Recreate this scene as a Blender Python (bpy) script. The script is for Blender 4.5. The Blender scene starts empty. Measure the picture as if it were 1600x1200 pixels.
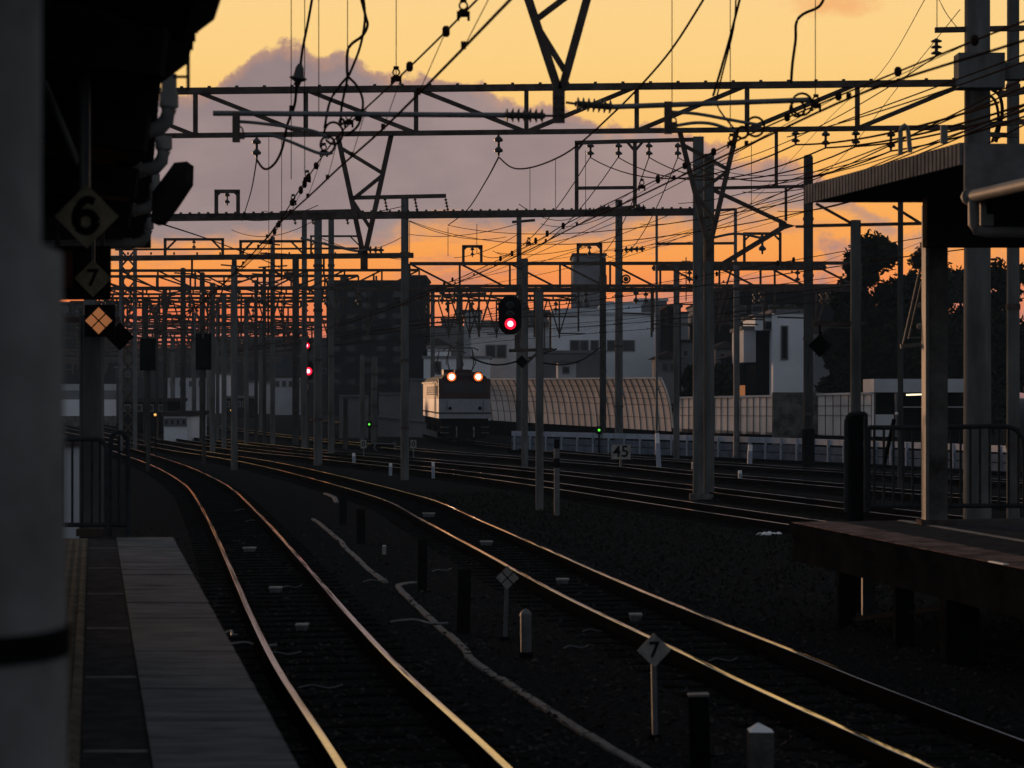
import bpy, bmesh, math, random
from mathutils import Vector, Matrix
random.seed(7)
R = math.radians
scene = bpy.context.scene
col = scene.collection

# ------------------------------------------------------------------ camera, sky, sun, exposure
F, CX, HY, CH = 3500.0, 800.0, 612.0, 2.6        # focal length and horizon in photo pixels, camera height in metres
cd = bpy.data.cameras.new("camera"); cam = bpy.data.objects.new("camera", cd); col.objects.link(cam)
cam.location = (0, 0, CH); cam.rotation_euler = (R(90), 0, 0)
cd.sensor_width = 36.0; cd.lens = F * 36.0 / 1600.0
cd.shift_y = (HY - 600.0) / 1600.0
cd.clip_start = 0.1; cd.clip_end = 4000
cd.dof.use_dof = True; cd.dof.focus_distance = 70.0; cd.dof.aperture_fstop = 4.2
scene.camera = cam
scene.view_settings.view_transform = 'Standard'; scene.view_settings.look = 'None'
scene.view_settings.exposure = 0.0; scene.view_settings.gamma = 1.0

def lin(r, g, b):
    f = lambda c: (c/255/12.92) if c/255 <= .04045 else ((c/255+.055)/1.055)**2.4
    return (f(r), f(g), f(b), 1)

w = bpy.data.worlds.new("World"); scene.world = w; w.use_nodes = True
def build_sky():
    nt = w.node_tree; N = nt.nodes; L = nt.links
    for n in list(N): N.remove(n)
    def math_(op, a, b=None, c=None, clamp=False):
        n = N.new('ShaderNodeMath'); n.operation = op; n.use_clamp = clamp
        for i, x in enumerate((a, b, c)):
            if x is None: continue
            if isinstance(x, (int, float)): n.inputs[i].default_value = x
            else: L.new(x, n.inputs[i])
        return n.outputs[0]
    def step(x, a, b):
        n = N.new('ShaderNodeMapRange'); n.interpolation_type = 'SMOOTHSTEP'; n.clamp = True
        for i, q in enumerate((x, a, b)):
            if isinstance(q, (int, float)): n.inputs[i].default_value = q
            else: L.new(q, n.inputs[i])
        return n.outputs[0]
    def mix(f, a, b):
        n = N.new('ShaderNodeMix'); n.data_type = 'RGBA'
        for s, x in ((n.inputs[0], f), (n.inputs[6], a), (n.inputs[7], b)):
            if isinstance(x, (int, float, tuple)): s.default_value = x
            else: L.new(x, s)
        return n.outputs[2]
    def noise(vec, scale, detail=5, rough=.55):
        n = N.new('ShaderNodeTexNoise'); n.inputs['Scale'].default_value = scale
        n.inputs['Detail'].default_value = detail; n.inputs['Roughness'].default_value = rough
        L.new(vec, n.inputs['Vector']); return n.outputs['Fac']
    def vec(x, y, z=0.0):
        n = N.new('ShaderNodeCombineXYZ')
        for i, q in enumerate((x, y, z)):
            if isinstance(q, (int, float)): n.inputs[i].default_value = q
            else: L.new(q, n.inputs[i])
        return n.outputs[0]
    def curve(x, pts):                               # pts in photo pixels x -> y, returned as elevation slope
        n = N.new('ShaderNodeFloatCurve'); c = n.mapping.curves[0]
        P = [((px-100)/1600.0, (612-py)/700.0) for px, py in pts]
        c.points[0].location = P[0]; c.points[1].location = P[-1]
        for p in P[1:-1]: c.points.new(*p)
        n.mapping.update(); L.new(x, n.inputs['Value']); return math_('MULTIPLY', n.outputs[0], 700/F)
    tc = N.new('ShaderNodeTexCoord'); sp = N.new('ShaderNodeSeparateXYZ'); L.new(tc.outputs['Generated'], sp.inputs[0])
    X, Y, Z = sp.outputs
    rad = math_('SQRT', math_('ADD', math_('MULTIPLY', X, X), math_('MULTIPLY', Y, Y)))
    V = math_('DIVIDE', Z, math_('MAXIMUM', rad, .01))
    U = math_('ARCTAN2', X, Y)
    T = math_('ADD', math_('MULTIPLY', U, F/1600.0), 700/1600.0)      # 0..1 over the bank of cloud
    uv = vec(U, V)
    ramp = N.new('ShaderNodeValToRGB'); L.new(math_('MULTIPLY', V, 2.0), ramp.inputs[0])
    stops = [(0.0, (146,106,106)), (.036, (200,130,114)), (.055, (236,138,100)), (.078, (252,152,88)), (.11, (255,160,80)),
             (.18, (255,180,92)), (.24, (255,200,116)), (.30, (255,211,134)), (.40, (254,212,146)), (.56, (170,160,140)), (.9, (84,88,100)), (1.0, (80,85,98))]
    e = ramp.color_ramp.elements
    e[0].position = 0; e[0].color = lin(*stops[0][1]); e[1].position = 1; e[1].color = lin(*stops[-1][1])
    for p, c in stops[1:-1]: q = e.new(p); q.color = lin(*c)
    base = ramp.outputs[0]
    # redder and dimmer to the left along the horizon
    leftness = math_('MULTIPLY', step(T, .40, .12), step(V, .058, .030))
    base = mix(math_('MULTIPLY', leftness, .7), base, lin(242,108,64))
    pink = math_('MULTIPLY', math_('MULTIPLY', step(T, .30, .45), step(V, .062, .045)), step(V, .012, .03))
    base = mix(math_('MULTIPLY', pink, .25), base, lin(244,112,84))
    # thin mauve wisps in the orange band
    wv = vec(math_('MULTIPLY', U, 16), math_('MULTIPLY', V, 62), 3.1)
    wisp = math_('MULTIPLY', step(noise(wv, 1.0, 6, .62), .48, .64), step(V, .088, .06))
    base = mix(math_('MULTIPLY', wisp, .60), base, lin(186,134,124))
    # main bank of cloud
    n1 = noise(vec(U, V, .3), 62, 7, .62); n2 = noise(vec(math_('MULTIPLY', U, .45), V, 1.7), 44, 6, .6)
    jag = math_('MULTIPLY', math_('SUBTRACT', n1, .5), .024)
    jag2 = math_('MULTIPLY', math_('SUBTRACT', n2, .5), .042)
    top = curve(T, [(100,140),(275,150),(330,142),(385,102),(430,72),(470,74),(502,96),(533,80),(560,98),(610,120),(660,118),(735,134),
                    (800,150),(860,168),(920,184),(1000,196),(1060,206),(1110,226),(1150,240),(1230,258),(1290,282),(1380,350),(1700,420)])
    bot = curve(T, [(100,396),(260,386),(340,376),(440,384),(560,392),(640,362),(720,352),(850,352),(950,354),(1060,344),(1160,338),(1230,326),(1290,312),(1380,352),(1700,430)])
    tj = math_('ADD', top, jag); bj = math_('ADD', bot, jag2)
    m_top = step(math_('SUBTRACT', tj, V), -.0016, .0022)
    m_bot = step(math_('SUBTRACT', V, bj), -.0065, .0065)
    cm = math_('MULTIPLY', m_top, m_bot)
    shade = noise(vec(math_('MULTIPLY', U, .6), V, 5.2), 26, 6, .55)
    cc = mix(step(shade, .28, .74), lin(148,129,130), lin(166,146,143))
    cc = mix(math_('MULTIPLY', step(T, .35, .72), .55), cc, lin(176,146,138))
    edge = math_('MULTIPLY', step(math_('SUBTRACT', tj, V), .008, .0), math_('ADD', .35, math_('MULTIPLY', step(T, .45, .8), .4)))
    cc = mix(edge, cc, lin(226,160,112))
    skyc = mix(cm, base, cc)
    # low pale bank at far right, small reddish cloud near the top right
    d1 = math_('ADD', math_('POWER', math_('DIVIDE', math_('SUBTRACT', U, .1405), .022), 2), math_('POWER', math_('DIVIDE', math_('SUBTRACT', V, .171), .0065), 2))
    puff = math_('MULTIPLY', step(math_('ADD', d1, math_('MULTIPLY', math_('SUBTRACT', n1, .5), 3.0)), 1.3, .1), .5)
    skyc = mix(puff, skyc, lin(240,150,92))
    d2 = math_('ADD', math_('POWER', math_('DIVIDE', math_('SUBTRACT', U, .142), .020), 2), math_('POWER', math_('DIVIDE', math_('SUBTRACT', V, .058), .014), 2))
    skyc = mix(math_('MULTIPLY', step(math_('ADD', d2, math_('MULTIPLY', math_('SUBTRACT', n1, .5), 7.0)), 1.2, -.2), .7), skyc, lin(170,135,132))
    # the rest of the dome: dim blue dusk behind and overhead
    front = math_('MULTIPLY', step(math_('ABSOLUTE', U), .95, .38), step(V, .46, .20))
    dome = mix(step(V, 0, 1.2), (.222,.240,.272,1), (.154,.172,.205,1))
    skyc = mix(front, dome, skyc)
    skyc = mix(step(V, -.02, -.06), skyc, (.012,.012,.013,1))
    bg = N.new('ShaderNodeBackground'); bg.inputs[1].default_value = 1.0; L.new(skyc, bg.inputs[0])
    out = N.new('ShaderNodeOutputWorld'); L.new(bg.outputs[0], out.inputs[0])
build_sky()

SUN_AZ, SUN_EL = -36.0, 2.0                       # sun going down beyond the left of the view, behind cloud
sl = bpy.data.lights.new("sun", 'SUN'); sl.energy = 3.0; sl.angle = R(9); sl.color = (1.0, .56, .30)
so = bpy.data.objects.new("sun", sl); col.objects.link(so)
sd = Vector((math.sin(R(SUN_AZ))*math.cos(R(SUN_EL)), math.cos(R(SUN_AZ))*math.cos(R(SUN_EL)), math.sin(R(SUN_EL))))
so.rotation_euler = sd.to_track_quat('Z', 'Y').to_euler()

# ------------------------------------------------------------------ materials
def mat(name, rgb, rough=.8, metal=0.0, var=.25, scale=6.0, rgb2=None, bump=0.0, bscale=40.0, emit=None, estr=0.0, spec=.3, stretch=None):
    m = bpy.data.materials.new(name); m.use_nodes = True
    nt = m.node_tree; N = nt.nodes; L = nt.links; b = N['Principled BSDF']
    b.inputs['Roughness'].default_value = rough; b.inputs['Metallic'].default_value = metal
    b.inputs['Specular IOR Level'].default_value = 0.0 if rough >= .7 and not metal else spec
    tc = N.new('ShaderNodeTexCoord'); mp = N.new('ShaderNodeMapping'); L.new(tc.outputs['Object'], mp.inputs[0])
    if stretch: mp.inputs['Scale'].default_value = stretch
    no = N.new('ShaderNodeTexNoise'); no.inputs['Scale'].default_value = scale; no.inputs['Detail'].default_value = 7; no.inputs['Roughness'].default_value = .62
    L.new(mp.outputs[0], no.inputs['Vector'])
    cr = N.new('ShaderNodeValToRGB'); L.new(no.outputs['Fac'], cr.inputs[0])
    a = tuple(c*(1-var) for c in rgb) + (1,); c2 = rgb2 if rgb2 else tuple(min(1, c*(1+var)) for c in rgb)
    cr.color_ramp.elements[0].position = .34; cr.color_ramp.elements[0].color = a
    cr.color_ramp.elements[1].position = .68; cr.color_ramp.elements[1].color = tuple(c2) + (1,)
    L.new(cr.outputs[0], b.inputs['Base Color'])
    if bump:
        n2 = N.new('ShaderNodeTexNoise'); n2.inputs['Scale'].default_value = bscale; n2.inputs['Detail'].default_value = 4; L.new(mp.outputs[0], n2.inputs['Vector'])
        bp = N.new('ShaderNodeBump'); bp.inputs['Strength'].default_value = bump; bp.inputs['Distance'].default_value = .05
        L.new(n2.outputs['Fac'], bp.inputs['Height']); L.new(bp.outputs[0], b.inputs['Normal'])
    if emit:
        b.inputs['Emission Color'].default_value = emit + (1,); b.inputs['Emission Strength'].default_value = estr
    return m

M = dict(
 ballast=mat('ballast', (.016,.0162,.0165), 1.0, var=.6, scale=14, bump=1.0, bscale=22, spec=0, rgb2=(.033,.0332,.0335)),
 stone=mat('loose_stone', (.016,.015,.0145), 1.0, var=.6, scale=23, spec=0, rgb2=(.085,.078,.072)),
 weeds=mat('weeds', (.020,.024,.014), .95, var=.5, scale=5, bump=.8, bscale=15, spec=.1),
 rail=mat('rail_steel', (.50,.49,.54), .085, 1.0, var=.12, scale=3, rgb2=(.60,.58,.62)),
 rust=mat('rusty_rail', (.0045,.004,.0035), .95, var=.4, scale=8, spec=.0),
 sleeper=mat('sleeper', (.014,.0135,.013), 1.0, var=.4, scale=3, spec=.02),
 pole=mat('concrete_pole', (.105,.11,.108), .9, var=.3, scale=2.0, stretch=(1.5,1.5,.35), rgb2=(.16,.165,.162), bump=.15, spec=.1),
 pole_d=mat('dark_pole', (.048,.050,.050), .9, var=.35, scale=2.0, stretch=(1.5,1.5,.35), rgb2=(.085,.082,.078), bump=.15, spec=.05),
 rail_d=mat('dark_railing', (.040,.045,.05), .8, var=.3, spec=.08),
 steel=mat('painted_steel', (.085,.066,.058), .7, var=.35, scale=5, rgb2=(.12,.098,.085), spec=.1),
 galv=mat('galvanised_steel', (.13,.135,.14), .6, .2, var=.25, scale=5),
 wire=mat('copper_wire', (.022,.015,.011), .7, 0, var=.2, spec=.1),
 ins=mat('porcelain', (.055,.05,.048), .5, var=.15, spec=.3),
 black=mat('black_paint', (.010,.010,.011), .85, var=.3, spec=.05),
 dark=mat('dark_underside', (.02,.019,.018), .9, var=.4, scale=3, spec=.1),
 column=mat('painted_column', (.185,.19,.188), .75, var=.25, scale=3.2, rgb2=(.26,.263,.26), bump=.12, bscale=120),
 pipe=mat('grey_pvc', (.17,.165,.155), .6, var=.25, scale=3),
 deck=mat('deck_boards', (.15,.152,.156), .9, var=.4, scale=2.4, rgb2=(.25,.253,.258), stretch=(1,7,1), bump=.3, spec=.1),
 asphalt=mat('asphalt', (.055,.055,.058), .9, var=.3, scale=6, bump=.5, bscale=90, spec=.15),
 tactile=mat('tactile_paving', (.15,.128,.10), .8, var=.35, scale=7),
 brick=mat('reddish_platform', (.15,.112,.10), .9, var=.55, scale=3.5, rgb2=(.27,.20,.18), bump=.3, bscale=60),
 conc=mat('old_concrete', (.085,.082,.078), .9, var=.45, scale=2.0, bump=.35, bscale=25, rgb2=(.19,.185,.175)),
 conc_d=mat('dark_shaded_concrete', (.0055,.0065,.0075), .95, var=.5, scale=2.5, bump=.3, bscale=25, spec=.05),  # dark concrete; the right platform's shaded side and legs are darkened into this colour
 white=mat('white_paint', (.82,.83,.84), .6, var=.14, scale=5),
 dirty=mat('dirty_white', (.30,.285,.26), .8, var=.3, scale=8),
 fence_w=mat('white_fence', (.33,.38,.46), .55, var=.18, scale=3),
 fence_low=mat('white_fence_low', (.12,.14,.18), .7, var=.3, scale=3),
 panel=mat('barrier_panel', (.78,.68,.62), .8, var=.22, scale=.35, rgb2=(.90,.80,.74), spec=.15),
 yellow=mat('yellow_plate', (.26,.235,.155), .8, var=.3, scale=9, rgb2=(.34,.30,.20)),
 redsign=mat('red_board', (.10,.02,.02), .6, var=.3),
 trough=mat('cable_trough', (.20,.185,.172), .9, var=.25, scale=9, bump=.3),
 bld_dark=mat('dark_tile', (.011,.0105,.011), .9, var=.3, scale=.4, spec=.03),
 bld_dim=mat('dim_render', (.035,.036,.039), .85, var=.3, scale=.3, spec=.1),
 bld_grey=mat('grey_render', (.20,.205,.215), .85, var=.2, scale=.3),
 bld_mid=mat('mid_render', (.15,.15,.158), .85, var=.25, scale=.3),
 bld_white=mat('white_render', (.74,.78,.83), .8, var=.12, scale=.3),
 bld_pale=mat('pale_render', (.46,.48,.51), .85, var=.2, scale=.3),
 glass=mat('dark_glass', (.012,.013,.016), .12, var=.2, spec=.35),
 roof=mat('dark_roof', (.05,.04,.04), .8, var=.3, scale=.6),
 leaf=mat('dark_leaves', (.016,.020,.011), .75, var=.5, scale=.9, rgb2=(.026,.030,.016)),
 bark=mat('bark', (.06,.045,.035), .9, var=.4),
 maroon=mat('maroon_paint', (.032,.012,.010), .5, var=.25, scale=2),
 cream=mat('cream_paint', (.062,.055,.05), .55, var=.15, scale=2),
 offwhite=mat('offwhite_paint', (.27,.29,.32), .5, var=.12, scale=2),
 louvred=mat('ribbed_sheet', (.15,.145,.145), .8, var=.25, scale=4),
 kerb=mat('grey_sheet', (.13,.13,.135), .9, var=.35, scale=3),
)
def lamp_mat(name, rgb, s):                           # a lens that is hottest at its centre
    m = bpy.data.materials.new(name); m.use_nodes = True; b = m.node_tree.nodes['Principled BSDF']
    b.inputs['Base Color'].default_value = tuple(c*.2 for c in rgb) + (1,)
    b.inputs['Emission Color'].default_value = rgb + (1,); b.inputs['Emission Strength'].default_value = s; return m
M['red_lamp'] = lamp_mat('red_lens', (1.0,.008,.03), 2.2); M['red_core'] = lamp_mat('red_filament', (1.0,.30,.42), 6)
M['head_lamp'] = lamp_mat('headlight_lens', (1.0,.70,.42), 14); M['head_halo'] = lamp_mat('headlight_halo', (1.0,.20,.05), 1.1)  # second one is the orange halo glow painted around the headlights
M['tube_lamp'] = lamp_mat('fluorescent_tube', (1.0,.86,.55), 1.6); M['green_lamp'] = lamp_mat('green_lens', (.12,1.0,.05), 1.2)
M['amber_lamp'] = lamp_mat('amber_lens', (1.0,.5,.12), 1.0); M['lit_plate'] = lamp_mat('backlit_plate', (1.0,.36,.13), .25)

# ------------------------------------------------------------------ helpers
def S(d): return F/d                                  # photo pixels per metre at depth d
def P(px, py, d): return Vector(((px-CX)/F*d, d, CH + (HY-py)/F*d))
def G(px, py, z=-.2):
    d = F*(CH-z)/(py-HY); return Vector(((px-CX)/F*d, d, z))

class MB:
    def __init__(s): s.v = []; s.f = []; s.sm = []
    def add(s, vs, fs, smooth=False):
        o = len(s.v); s.v += [Vector(v) for v in vs]; s.f += [tuple(i+o for i in f) for f in fs]; s.sm += [smooth]*len(fs); return s
    def box(s, c, size, rz=0.0):
        c = Vector(c); x, y, z = (q/2 for q in size); m = Matrix.Rotation(rz, 3, 'Z')
        vs = [c + m @ Vector((a*x, b*y, e*z)) for e in (-1,1) for a, b in ((-1,-1),(1,-1),(1,1),(-1,1))]
        return s.add(vs, [(3,2,1,0),(4,5,6,7),(0,1,5,4),(1,2,6,5),(2,3,7,6),(3,0,4,7)])
    def bar(s, a, b, w, h=None):
        a, b = Vector(a), Vector(b); h = h or w; t = (b-a).normalized()
        up = Vector((0,0,1)) if abs(t.z) < .95 else Vector((0,1,0))
        sx = t.cross(up).normalized()*w/2; sy = sx.cross(t).normalized()*h/2
        vs = [q + i*sx + j*sy for q in (a,b) for i, j in ((-1,-1),(1,-1),(1,1),(-1,1))]
        return s.add(vs, [(0,1,2,3),(7,6,5,4),(4,5,1,0),(5,6,2,1),(6,7,3,2),(7,4,0,3)])
    def tube(s, pts, r, n=6, r1=None):
        pts = [Vector(p) for p in pts]; k = len(pts); vs = []; fs = []
        for i, p in enumerate(pts):
            t = (pts[min(i+1,k-1)] - pts[max(i-1,0)]).normalized()
            up = Vector((0,0,1)) if abs(t.z) < .9 else Vector((0,1,0))
            x = t.cross(up).normalized(); y = x.cross(t).normalized()
            rr = r if r1 is None else r + (r1-r)*i/(k-1)
            vs += [p + rr*(math.cos(2*math.pi*j/n)*x + math.sin(2*math.pi*j/n)*y) for j in range(n)]
        for i in range(k-1):
            for j in range(n):
                a, b = i*n+j, i*n+(j+1)%n; fs.append((a, b, b+n, a+n))
        s.add(vs, fs, True); return s.add([vs[j] for j in range(n)]+[vs[(k-1)*n+j] for j in range(n)], [tuple(range(n-1,-1,-1)), tuple(range(n,2*n))])
    def lathe(s, a, b, prof, n=10):                   # prof: (t along a-b in 0..1, radius)
        a, b = Vector(a), Vector(b); t = (b-a).normalized(); up = Vector((0,0,1)) if abs(t.z) < .9 else Vector((0,1,0))
        x = t.cross(up).normalized(); y = x.cross(t).normalized(); vs = []; fs = []; k = len(prof)
        for q, r in prof:
            c = a.lerp(b, q); vs += [c + r*(math.cos(2*math.pi*j/n)*x + math.sin(2*math.pi*j/n)*y) for j in range(n)]
        for i in range(k-1):
            for j in range(n):
                p0, p1 = i*n+j, i*n+(j+1)%n; fs.append((p0, p1, p1+n, p0+n))
        fs += [tuple(range(n-1,-1,-1)), tuple(range((k-1)*n, k*n))]
        return s.add(vs, fs, False)
    def ball(s, c, r, n=8):
        c = Vector(c); return s.lathe(c-Vector((0,0,r)), c+Vector((0,0,r)), [(.5-.5*math.cos(math.pi*i/6), r*max(.02, math.sin(math.pi*i/6))) for i in range(7)], n)
    def ring(s, c, Rr, r, n=16, nrm=(0,1,0)):
        c = Vector(c); nrm = Vector(nrm).normalized(); x = nrm.orthogonal().normalized(); y = nrm.cross(x)
        return s.tube([c + Rr*(math.cos(2*math.pi*i/n)*x + math.sin(2*math.pi*i/n)*y) for i in range(n+1)], r, 5)
    def prism(s, poly, d0, d1):                       # outline in (x, z) extruded along y
        k = len(poly); vs = [Vector((x, d0, z)) for x, z in poly] + [Vector((x, d1, z)) for x, z in poly]
        return s.add(vs, [tuple(range(k)), tuple(range(2*k-1, k-1, -1))] + [(i, i+k, (i+1)%k+k, (i+1)%k) for i in range(k)])
    def quad(s, *p): return s.add(p, [tuple(range(len(p)))])
    def pb(s, x0, y0, x1, y1, d, wpx, d1=None, hpx=None):   # straight bar between two sighted points at depth d
        d1 = d1 or d; return s.bar(P(x0,y0,d), P(x1,y1,d1), wpx/S(d), (hpx or wpx)/S(d))
    def insulator(s, a, b, n, Rr, r=None):
        r = r or Rr*.32; pr = [(0, r*.7)]
        for i in range(n):
            t = (i+.5)/n; e = .32/n; pr += [(t-e*1.2, r), (t-e*.3, Rr), (t+e*.3, Rr*.94), (t+e*.5, r)]
        pr.append((1, r*.7)); return s.lathe(a, b, pr, 12)
    def build(s, name, m, parent=None, local=False, kind=None):
        off = Vector((0,0,0)); q = parent
        while q is not None:
            off += Vector(q.location); q = q.parent
        if local: off = Vector((0,0,0))
        me = bpy.data.meshes.new(name)
        base = off
        if parent is None and not local and s.v:
            zs = min(v.z for v in s.v); base = Vector((sum(v.x for v in s.v)/len(s.v), sum(v.y for v in s.v)/len(s.v), zs))
        me.from_pydata([tuple(v-base) for v in s.v], [], s.f); me.polygons.foreach_set('use_smooth', s.sm); me.materials.append(m); me.update()
        o = bpy.data.objects.new(name, me); col.objects.link(o)
        if parent is None and not local: o.location = base
        if parent is not None: o.parent = parent
        if kind: o['kind'] = kind
        return o

def tag(o, label, cat, group=None, kind=None):
    if label: o['label'] = label
    if cat: o['category'] = cat
    if group: o['group'] = group
    if kind: o['kind'] = kind
    return o
def thing(name, label, cat, loc, group=None, rz=0):
    o = bpy.data.objects.new(name, None); col.objects.link(o); o.location = loc; o.rotation_euler = (0,0,rz); o.empty_display_size = .2
    return tag(o, label, cat, group)
def copy_tree(o, parent=None):
    c = o.copy(); col.objects.link(c)
    if parent: c.parent = parent
    for ch in list(o.children): copy_tree(ch, c)
    return c
def text(name, body, size, p, m, parent, bold=0.012, rz=0.0, rgt=0):
    cu = bpy.data.curves.new(name, 'FONT'); cu.body = body; cu.size = size; cu.align_x = 'CENTER'; cu.align_y = 'CENTER'; cu.extrude = .002; cu.offset = min(bold,.014)*size
    tmp = bpy.data.objects.new(name, cu); me = bpy.data.meshes.new_from_object(tmp); bpy.data.objects.remove(tmp); bpy.data.curves.remove(cu)
    me.name = name; me.materials.clear(); me.materials.append(m); o = bpy.data.objects.new(name, me); col.objects.link(o); o.parent = parent
    off = Vector((0,0,0)); q = parent
    while q is not None: off += Vector(q.location); q = q.parent
    o.location = Vector(p) - off; o.rotation_euler = (R(90), rgt, rz); return o
def sag(a, b, drop, n=14):
    a, b = Vector(a), Vector(b); return [a.lerp(b, i/n) - Vector((0,0,drop*4*(i/n)*(1-i/n))) for i in range(n+1)]
def smooth_path(pts, n=6):                             # Catmull-Rom through the points
    pts = [Vector(p) for p in pts]; out = []
    for i in range(len(pts)-1):
        p0 = pts[max(i-1,0)]; p1 = pts[i]; p2 = pts[i+1]; p3 = pts[min(i+2,len(pts)-1)]
        for k in range(n):
            t = k/n; out.append(.5*((2*p1)+(p2-p0)*t+(2*p0-5*p1+4*p2-p3)*t*t+(3*p1-p0-3*p2+p3)*t**3))
    return out + [pts[-1]]

# ------------------------------------------------------------------ ground and tracks
g = MB(); g.quad((-740,-38,-.2),(740,-38,-.2),(740,955,-.2),(-740,955,-.2)); o = g.build('ground', M['ballast'], kind='structure')

TR = {  # centre lines (x, depth) read along the rails
 1: [(1.2,6),(.15,11),(-.60,15.5),(-1.65,21.2),(-2.50,26.3),(-3.14,30.3),(-4.52,38.9),(-6.08,48.4),(-8.2,60.7),(-10.3,71),(-12.1,79),(-14.3,88),(-17.6,101),(-24,125),(-31,150),(-50,215)],
 2: [(5.0,8),(4.2,12),(3.27,16.7),(2.66,20),(2.30,22.2),(1.18,28.9),(0,37),(-1.25,45.5),(-2.6,54.5),(-5.35,66.9),(-8.7,80.5),(-11.8,91),(-15.0,101),(-21,122),(-28,148),(-46,215)],
 3: [(13,22),(10.2,30),(8,37),(5.33,46.4),(3.2,54.5),(.7,64),(-1.9,72.8),(-4.8,81),(-8,90),(-11.4,99),(-18.5,122),(-25,148),(-43,215)],
 4: [(14,32),(9.4,45),(6.5,55.2),(4.5,62.3),(.9,74),(-2.3,82.8),(-5.9,92),(-9.4,101),(-16,122),(-22.5,148),(-40,215)],
 5: [(15,46),(10.5,58),(7.9,66),(6,71),(4.3,77.8),(2.5,83),(-.25,90),(-3.3,98),(-8,113),(-17.5,148),(-34,215)],
 6: [(17,60),(11,73),(6.7,84),(3.9,92),(.6,104),(-2.6,118.5),(-5.2,140),(-9,165),(-20,215)],
}
LBL = {1:'curved railway track with shining rails beside the left platform edge', 2:'curved railway track with shining rails second from the left platform',
       3:'railway track passing just behind the end of the right platform', 4:'railway track in front of the white number 45 board',
       5:'railway track running past the foot of the white guard fence', 6:'railway track carrying the electric locomotive'}
def frame_at(pts):
    out = []
    for i, p in enumerate(pts):
        t = (pts[min(i+1,len(pts)-1)] - pts[max(i-1,0)]); t.z = 0; t.normalize(); out.append((p, Vector((t.y,-t.x,0)), t))
    return out
HEAD = [(-.031,-.003),(-.027,-.0003),(-.012,.0002),(.012,.0002),(.027,-.0003),(.031,-.003)]
FOOT = [(-.0325,-.0042),(.0325,-.0042),(.033,-.030),(.009,-.038),(.009,-.125),(.062,-.140),(.062,-.150),(-.062,-.150),(-.062,-.140),(-.009,-.125),(-.009,-.038),(-.033,-.030)]
def sweep(mb, fr, off, prof):
    k = len(prof); vs = []; fs = []
    for p, s_, t in fr:
        vs += [p + s_*(off+x) + Vector((0,0,z)) for x, z in prof]
    for i in range(len(fr)-1):
        for j in range(k):
            a, b = i*k+j, i*k+(j+1)%k; fs.append((a, a+k, b+k, b))
    fs += [tuple(range(k)), tuple(range(len(fr)*k-1, (len(fr)-1)*k-1, -1))]
    mb.add(vs, fs)
PATH = {}
for n, raw in TR.items():
    pts = smooth_path([(x, d, 0) for x, d in raw], 8); PATH[n] = pts
    fr = frame_at(pts)
    T = thing('railway_track', LBL[n], 'railway track', (raw[0][0], raw[0][1], -.2), 'railway tracks in the yard')
    for sgn in (-1, 1):
        a = MB(); sweep(a, fr, sgn*.566, HEAD); r = a.build('rail', M['rail'], T)
        b = MB(); sweep(b, fr, sgn*.566, FOOT); b.build('rail_web', M['rust'], r)
    # sleepers: even steps along the line
    far = MB(); nsl = 0; acc = 0; step_ = .62
    for i in range(len(fr)-1):
        p, s_, t = fr[i]; q = fr[i+1][0]; ln = (q-p).length
        while acc < ln:
            c = p.lerp(q, acc/ln) + Vector((0,0,-.228)); acc += step_
            ang = math.atan2(s_.y, s_.x); dd = c.y
            if abs((c.x)/c.y) > .26 or dd < 13: continue
            if n in (1,2) and nsl < 95:
                m_ = MB(); m_.box(c, (2.0,.22,.10), ang); m_.build('sleeper', M['sleeper'], T); nsl += 1
            elif dd < 130: far.box(c, (2.0,.22,.10), ang)
        acc -= ln
    if far.v: tag(far.build('sleeper_row', M['sleeper'], T), None, None, None, 'stuff')
def track_x(n, d):
    pts = PATH[n]
    for a, b in zip(pts, pts[1:]):
        if a.y <= d <= b.y: return a.x + (b.x-a.x)*(d-a.y)/(b.y-a.y)
    return pts[-1].x if d > pts[-1].y else pts[0].x

# dry ground cover strips between the tracks
wd = MB(); rnd = random.Random(3)
for i in range(7000):
    d = rnd.uniform(26, 62); x0 = track_x(2, d)+1.2; x1 = min(track_x(3, d)-1.2, x0+7)
    if x1 < x0: continue
    x = rnd.uniform(x0, x1); h = rnd.uniform(.02,.08); a = rnd.uniform(0,3.14); ww = rnd.uniform(.01,.04); c = Vector((x,d,-.2)); e = Vector((math.cos(a),math.sin(a),0))*ww
    wd.quad(c-e, c+e, c+e*.3+Vector((rnd.uniform(-.05,.05),rnd.uniform(-.05,.05),h)))
wd.build('ground_cover', M['weeds'], kind='stuff')
# loose ballast stones on the nearer ground
st = MB()
for i in range(16000):
    d = 13*math.exp(rnd.uniform(0,1.25)); x = rnd.uniform(-.245,.235)*d
    if x < -.55-.187*(d-9.5) and d < 25: continue
    r = rnd.uniform(.018,.05); c = Vector((x,d,-.19)); vs = [c+Vector((rnd.uniform(-1,1)*r,rnd.uniform(-1,1)*r,rnd.uniform(.0,1)*r)) for _ in range(4)]
    st.add(vs, [(0,1,2),(0,2,3),(0,3,1),(1,3,2)])
st.build('ballast_stones', M['stone'], kind='stuff')

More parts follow.
